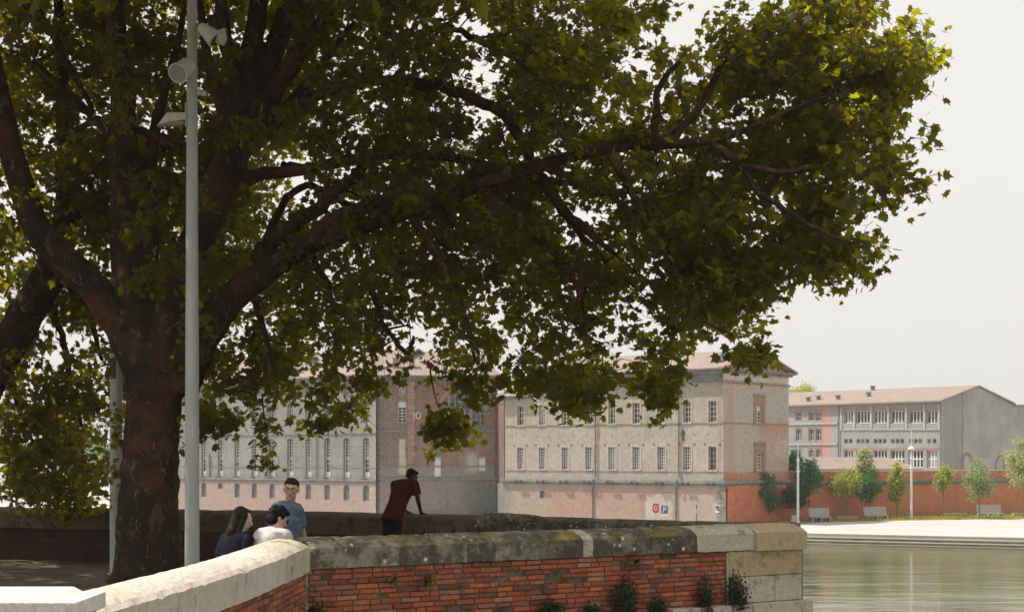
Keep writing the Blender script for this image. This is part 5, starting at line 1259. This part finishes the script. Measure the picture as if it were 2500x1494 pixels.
def hand(mb, wrist, d, n_, side, k=1.0, curl=.35, spread=.12):
    """palm, four unequal bent fingers and a thumb from the side. d = direction of the hand, n_ = back-of-hand normal"""
    d = nrm(d); n_ = nrm(np.array(n_)-d*np.dot(n_, d)); s = np.cross(d, n_)*side; w = np.array(wrist, float)
    R = np.stack([s, d, n_], 1); mb.ell(w+d*.045*k, (.04*k,.052*k,.017*k), R); mb.cap(w-d*.01, w+d*.03*k, .026*k, .03*k)
    for i, (o, L) in enumerate(((-.030,.068),(-.010,.078),(.010,.073),(.029,.058))):
        b = w+d*.085*k+s*o*k; dd = nrm(d+s*o*spread*20-n_*curl*.35); p1 = b+dd*L*.45*k; d2 = nrm(dd-n_*curl); p2 = p1+d2*L*.32*k; d3 = nrm(d2-n_*curl); p3 = p2+d3*L*.25*k
        mb.cap(b-dd*.012, p1, .0095*k, .0088*k, 8); mb.cap(p1, p2, .0088*k, .008*k, 8); mb.cap(p2, p3, .008*k, .007*k, 8)
    b = w+d*.03*k-s*.034*k; t1 = nrm(d*.7-s*.75-n_*.25); p1 = b+t1*.036*k; t2 = nrm(d*.95-s*.3-n_*.3); mb.cap(b, p1, .013*k, .011*k, 8); mb.cap(p1, p1+t2*.03*k, .011*k, .009*k, 8)
def person(label, loc, J, skin, shirt, legs, sleeve=.55, fit=1.0, group=None, female=False, hem=0.0):
    root = thing('person', label, 'person', loc, 0, group); g = {k: (np.array(v, float) if not isinstance(v, (int,float)) else v) for k, v in J.items()}
    f = nrm(g['face']); u = nrm(np.cross(f, (0,0,1.0)))      # u points to the figure's right
    hip, ch, nk, hc = g['hip'], g['chest'], g['neck'], g['head']; sp = nrm(ch-hip); fv = nrm(f-sp*np.dot(f, sp)); wst = hip+(ch-hip)*.42
    shw = g['shw']; b = MB()
    loft(b, [(hip-sp*.09,u,fv,.13,.09),(hip,u,fv,.155,.105),(wst,u,fv,.125,.09),(hip+(ch-hip)*.8,u,fv,.15,.10),(ch,u,fv,shw*.82,.098),(ch+sp*.06,u,fv,shw*.75,.075),(ch+sp*.10,u,fv,.07,.06)])
    b.cap(ch+sp*.03, nk, .062, .054); b.cap(nk, hc+np.array((0,0,-.05)), .054, .052)
    R = hframe(g['hface'], g.get('htilt', 0.0)); head_parts(b, hc, R)
    for s, nm in ((1,'R'),(-1,'L')):
        sh = ch+u*s*shw+sp*.035; b.ell(sh, (.055,.055,.055)); el, wr = g['elbow'+nm], g['wrist'+nm]
        b.cap(ch+u*s*shw*.5+sp*.05, sh, .055, .052); b.cap(sh, el, .047, .038); b.cap(el, wr, .038, .026)
        hd = g.get('hand'+nm, wr-el); hand(b, wr, hd, g.get('hn'+nm, np.array((0,0,1.0)) if abs(nrm(hd)[2]) < .7 else u*s), s, 1.0, g.get('curl', .35))
        hj = hip+u*s*.085-sp*.04; kn, an = g['knee'+nm], g['ankle'+nm]; b.cap(hj, kn, .082, .052); b.cap(kn, an, .052, .036)
        b.cap(an, an+f*.14-np.array((0,0,.045)), .034, .026); b.cap(an-f*.03-np.array((0,0,.03)), an+f*.02-np.array((0,0,.04)), .034, .034)
    remesh(b, 'body', skin, root, .0075, 2)
    t = MB(); m = .016*fit+.004
    low = hip+sp*(-.10+hem)
    loft(t, [(low,u,fv,.165+m,.115+m),(hip+sp*.02,u,fv,.16+m,.112+m),(wst,u,fv,.142+m,.10+m),(hip+(ch-hip)*.8,u,fv,.162+m,.112+m),(ch,u,fv,shw*.86+m,.105+m),(ch+sp*.055,u,fv,shw*.82+m,.085+m),(ch+sp*.085,u,fv,shw*.55+m,.065+m),(ch+sp*.112,u,fv,.078,.066)], 26)
    for s, nm in ((1,'R'),(-1,'L')):
        sh = ch+u*s*shw+sp*.03; el, wr = g['elbow'+nm], g['wrist'+nm]; e = sh+(el-sh)*sleeve
        t.ell(sh, (.066,.066,.066)); t.cap(ch+u*s*shw*.5+sp*.04, sh, .074, .066); t.cap(sh, e, .062+.006*fit, .060+.012*fit, 14, True)
    remesh(t, 'shirt', shirt, root, .009, 3, .022, .09)
    l = MB(); loft(l, [(hip-sp*.13,u,fv,.15,.11),(hip-sp*.03,u,fv,.172,.122),(hip+sp*.06,u,fv,.155,.113)])
    for s, nm in ((1,'R'),(-1,'L')):
        hj = hip+u*s*.085-sp*.04; kn, an = g['knee'+nm], g['ankle'+nm]; l.cap(hj, kn, .10, .068); l.cap(kn, an+(kn-an)*.08, .068, .058, 14, True)
    remesh(l, 'trousers', legs, root, .012, 3, .02, .12)
    for s, nm in ((1,'R'),(-1,'L')):
        an = g['ankle'+nm]; sh_ = MB(); sh_.cap(an+f*-.04-np.array((0,0,.042)), an+f*.16-np.array((0,0,.05)), .042, .034); sh_.cap(an-np.array((0,0,.0)), an+f*.06-np.array((0,0,.04)), .044, .038); sh_.build('shoe', M['dark_metal'] if shirt is not C_blue else M['old_white'], root, smooth=True)
    return root, hc, R, u, f
def hp(hc, R, p): return np.array(hc)+R@np.array(p)
def hair(root, hc, R, ells, mat, caps=(), noise=.012, vox=.008):
    h = MB()
    for p, r in ells: h.ell(hp(hc,R,p), r, R)
    for a, b, ra, rb in caps: h.cap(hp(hc,R,a), hp(hc,R,b), ra, rb)
    return remesh(h, 'hair', mat, root, vox, 2, noise, .035)
def eyes(root, hc, R, glasses=None, sun=False):
    for s in (-1,1):
        m = MB(); m.ell(hp(hc,R,(s*.031,-.0775,.004)), (.0125,.010,.0075), R); e = m.build('eye', EYE_W, root, smooth=True)
        m = MB(); m.ell(hp(hc,R,(s*.031,-.0865,.004)), (.0055,.003,.0055), R); m.build('iris', M['dark_hole'], e, smooth=True)
        m = MB(); m.tube([hp(hc,R,(s*.014,-.097,.021)), hp(hc,R,(s*.032,-.098,.027)), hp(hc,R,(s*.052,-.085,.021))], [.003,.0045,.002], 6); m.build('eyebrow', HAIRB, root)
    m = MB(); m.ell(hp(hc,R,(0,-.0965,-.0585)), (.022,.005,.0045), R); m.ell(hp(hc,R,(0,-.0955,-.068)), (.019,.005,.005), R); m.build('lips', LIP, root, smooth=True)
    if glasses:
        m = MB()
        for s in (-1,1):
            c = (s*.033,-.104,.002); N = 18; pts = [hp(hc,R,(c[0]+.025*math.cos(2*PI*k/N), c[1]+.004*abs(math.cos(2*PI*k/N)), c[2]+.018*math.sin(2*PI*k/N))) for k in range(N+1)]
            m.tube(pts, .0014, 5, cap=False); m.tube([hp(hc,R,(s*.058,-.10,.006)), hp(hc,R,(s*.078,-.03,.008)), hp(hc,R,(s*.082,.015,.004))], .0022, 5)
        m.tube([hp(hc,R,(-.01,-.108,.006)), hp(hc,R,(0,-.111,.009)), hp(hc,R,(.01,-.108,.006))], .0022, 5)
        o = m.build('glasses', glasses, root)
        if sun:
            g_ = MB()
            for s in (-1,1): g_.ell(hp(hc,R,(s*.033,-.102,.002)), (.025,.003,.018), R)
            g_.build('lens', M['dark_hole'], o)
# --- man in blue
bx0, by0 = -2.44, 17.6
J = dict(face=(-.55,-.83,0), hip=(0,0,.88), chest=(.0,-.01,1.325), neck=(.035,-.02,1.42), head=(.055,-.045,1.562), hface=(.02,-1,-.03), htilt=-.05, shw=.145,
         elbowR=(-.185,-.02,1.06), wristR=(-.17,-.15,.85), elbowL=(.165,.09,1.05), wristL=(.20,.06,.81), handL=(.01,-.02,-1), handR=(.05,-.1,-1), kneeR=(-.09,-.04,.47), ankleR=(-.10,.0,.075), kneeL=(.07,.02,.47), ankleL=(.09,.07,.075))
r1, hc, R, u, f = person('man in a blue grey t-shirt and glasses standing and looking toward the camera', (bx0,by0,0), J, SK_fair, C_blue, C_denim, .62, 1.1)
hair(r1, hc, R, [((0,.03,.048),(.084,.09,.078)),((0,-.02,.085),(.066,.068,.036)),((0,.07,-.01),(.066,.045,.06)),((-.03,-.045,.083),(.03,.03,.025)),((.03,-.05,.08),(.03,.03,.025))], HAIR)
st = MB(); st.ell(hp(hc,R,(0,-.044,-.082)), (.047,.046,.036), R)
eyes(r1, hc, R, M['dark_metal'])
# --- seat for the two women
sb = thing('stone_bench', 'low stone bench behind the corner parapet under the two seated women', 'bench', (-2.7,16.98,0))
mb = MB(); mb.box(-.75,.62,-.22,.22,.42,.50); mb.build('seat', S_brown, sb)
for s in (-.6,.47):
    mb = MB(); mb.box(s-.09,s+.09,-.18,.18,0,.418); mb.build('leg', S_brown, sb)
# --- woman with long hair, navy top
J = dict(face=(.55,.83,0), hip=(0,0,.62), chest=(.035,.03,1.02), neck=(.06,.05,1.13), head=(.095,.075,1.265), hface=(.93,.30,-.28), shw=.155,
         elbowR=(.17,-.09,.82), wristR=(.235,.10,.96), handR=(.25,.45,.75), hnR=(.6,-.6,-.3), elbowL=(-.16,.08,.80), wristL=(.10,.27,.94), handL=(.5,.3,.6), kneeR=(.32,.30,.55), ankleR=(.33,.36,.08), kneeL=(.15,.44,.55), ankleL=(.16,.5,.08), curl=.75)
r2, hc, R, u, f = person('seated woman with long dark hair and navy top holding a phone', (-2.92,16.98,0), J, SK_pale, C_navy, C_denim, .75, .9, 'women sitting by the parapet')
hair(r2, hc, R, [((0,.035,.035),(.088,.092,.09)),((0,.055,-.05),(.088,.076,.11)),((-.01,.08,-.16),(.09,.058,.11)),((-.01,.09,-.26),(.08,.042,.10)),((0,.095,-.34),(.055,.03,.07)),((0,-.02,.088),(.05,.05,.025))], HAIR, [((-.074,.0,.03),(-.08,.025,-.22),.034,.030),((.07,.0,.03),(.078,.02,-.17),.022,.016),((.0,.09,-.2),(-.02,.10,-.30),.03,.012),((.04,.09,-.2),(.03,.10,-.31),.022,.008)], .012)
eyes(r2, hc, R)
w = np.array((.235,.10,.96)); 
ph = thing('phone', 'pale phone held up by the woman with long dark hair', 'phone', tuple(np.array((-2.92,16.98,0))+w+np.array((.045,.035,.115))), .5)
mb = MB(); mb.box(-.038,.038,-.005,.005,-.075,.075); o = mb.build('case', M['white_paint'], ph); o.rotation_euler = (-.35,.25,0); bv = o.modifiers.new('b','BEVEL'); bv.width = .004; bv.segments = 2
mb = MB(); mb.box(-.034,.034,.0055,.007,-.068,.068); o2 = mb.build('screen', M['glass'], ph); o2.rotation_euler = (-.35,.25,0)
# --- woman with short hair, white top
J = dict(face=(.40,.92,0), hip=(0,0,.62), chest=(.015,.05,1.07), neck=(.03,.08,1.165), head=(.06,.115,1.27), hface=(.80,.45,-.42), shw=.150,
         elbowR=(.20,.02,.84), wristR=(.17,.26,.80), handR=(-.1,.9,.1), elbowL=(-.22,.02,.84), wristL=(-.10,.25,.84), handL=(.3,.8,.2), kneeR=(.25,.40,.55), ankleR=(.25,.46,.08), kneeL=(.03,.44,.55), ankleL=(.03,.5,.08), curl=.5)
r3, hc, R, u, f = person('seated woman with short black hair and white top seen from behind', (-2.51,16.9,0), J, SK_pale, C_white, C_denim, .30, 1.2, 'women sitting by the parapet')
hair(r3, hc, R, [((0,.03,.04),(.092,.10,.09)),((0,.06,-.03),(.082,.065,.07)),((0,-.03,.085),(.068,.07,.038)),((-.04,.02,.11),(.035,.04,.03)),((.03,.06,.10),(.04,.04,.035))], HAIRB, (), .022)
eyes(r3, hc, R, M['dark_metal'], True)
# --- man leaning on the far parapet
J = dict(face=(.50,.865,0), hip=(0,0,.98), chest=(.165,.15,1.445), neck=(.232,.19,1.515), head=(.29,.225,1.605), hface=(.80,.50,-.42), shw=.20,
         elbowR=(.40,.11,1.20), wristR=(.43,.36,1.005), handR=(.45,.85,-.12), hnR=(0,0,1), elbowL=(.02,.47,1.18), wristL=(.18,.70,1.01), handL=(.3,.9,-.1), hnL=(0,0,1), kneeR=(.06,-.05,.52), ankleR=(.0,-.10,.075), kneeL=(-.10,.04,.52), ankleL=(-.14,.02,.075), curl=.15)
r4, hc, R, u, f = person('man in a rust shirt and black trousers leaning on the far parapet, white chin mask', (-1.915,26.18,0), J, SK_dark, C_rust, C_black, .60, 1.2, None)
hair(r4, hc, R, [((0,.03,.042),(.080,.092,.080)),((0,-.03,.078),(.062,.06,.034)),((0,.07,-.01),(.06,.04,.05))], HAIRB, (), .006)
eyes(r4, hc, R)
m = MB(); m.ell(hp(hc,R,(0,-.058,-.088)), (.054,.056,.040), R); o = m.build('face_mask', M['white_paint'], r4, smooth=True)
m = MB()
for s in (-1,1): m.tube([hp(hc,R,(s*.050,-.06,-.07)), hp(hc,R,(s*.074,-.02,-.035)), hp(hc,R,(s*.088,.022,-.012))], .0026, 6)
m.build('ear_loop', M['white_paint'], r4)
m = MB(); cpt = np.array((.215,.18,1.525))
N = 20; 
for k in range(N):
    a0, a1 = 2*PI*k/N, 2*PI*(k+1)/N; q = []
    for a, rr_, z in ((a0,.085,-.035),(a0,.074,.02),(a1,.074,.02),(a1,.085,-.035)): q.append(cpt+np.array((math.cos(a)*rr_*1.05, math.sin(a)*rr_, z)))
    m.add(q+[p*1.0+np.array((0,0,.004)) for p in q], [(0,1,2,3),(7,6,5,4)])
m.build('collar', C_rust, r4)
# ============================================================ CAMERA, SKY, SUN, AIR
sun_v = nrm((-.56,.12,.90))
el = math.asin(sun_v[2]); azr = math.atan2(sun_v[0], sun_v[1])
W = bpy.data.worlds.new('World'); SC.world = W; W.use_nodes = True; wt = W.node_tree
bg = wt.nodes['Background']; sky = wt.nodes.new('ShaderNodeTexSky'); sky.sky_type = 'NISHITA'; sky.sun_disc = False
sky.sun_elevation = el; sky.sun_rotation = azr; sky.air_density = 1.0; sky.dust_density = 6.0; sky.ozone_density = 1.0
hs = wt.nodes.new('ShaderNodeHueSaturation'); hs.inputs['Saturation'].default_value = .12; wt.links.new(sky.outputs[0], hs.inputs['Color'])
mx = wt.nodes.new('ShaderNodeMix'); mx.data_type = 'RGBA'; mx.inputs[0].default_value = .75; mx.inputs[7].default_value = (8.2,8.0,7.68,1)
wt.links.new(hs.outputs[0], mx.inputs[6]); wt.links.new(mx.outputs[2], bg.inputs['Color']); bg.inputs['Strength'].default_value = .09
sl = bpy.data.lights.new('sun', 'SUN'); sl.energy = 4.2; sl.angle = math.radians(.6); sl.color = (1,.94,.85)
so = bpy.data.objects.new('sun', sl); COL.objects.link(so); so.rotation_euler = Vector(sun_v).to_track_quat('Z','Y').to_euler()
HAZE = 1
if HAZE:
    mb = MB(); mb.box(-320,330,-30,330,WATER-6,26); o = mb.build('haze', bpy.data.materials.new('haze_air')); tag(o, kind='stuff')
    hm = o.data.materials[0]; hm.use_nodes = True; ht = hm.node_tree; ht.nodes.remove(ht.nodes['Principled BSDF']); pv = ht.nodes.new('ShaderNodeVolumePrincipled')
    pv.inputs['Color'].default_value = (.93,.94,.94,1); pv.inputs['Density'].default_value = .0003; pv.inputs['Anisotropy'].default_value = .3
    ht.links.new(pv.outputs[0], ht.nodes['Material Output'].inputs['Volume'])
    tag(o, 'pale summer haze filling the air over the river', 'haze', kind='stuff')
cd = bpy.data.cameras.new('camera'); cam = bpy.data.objects.new('camera', cd); COL.objects.link(cam)
cam.location = (0,0,EYE); cam.rotation_euler = (PI/2,0,0); cd.sensor_width = 36; cd.lens = F/2500*36
cd.shift_y = (HOR-747)/2500; cd.clip_end = 3000; cd.clip_start = .1
SC.camera = cam
SC.view_settings.view_transform = 'Standard'; SC.view_settings.look = 'None'; SC.view_settings.exposure = 0.52; SC.view_settings.gamma = 1
SC.cycles.max_bounces = 6; SC.cycles.diffuse_bounces = 3; SC.cycles.transmission_bounces = 3; SC.cycles.volume_bounces = 0; SC.cycles.transparent_max_bounces = 4
SC.cycles.use_denoising = True
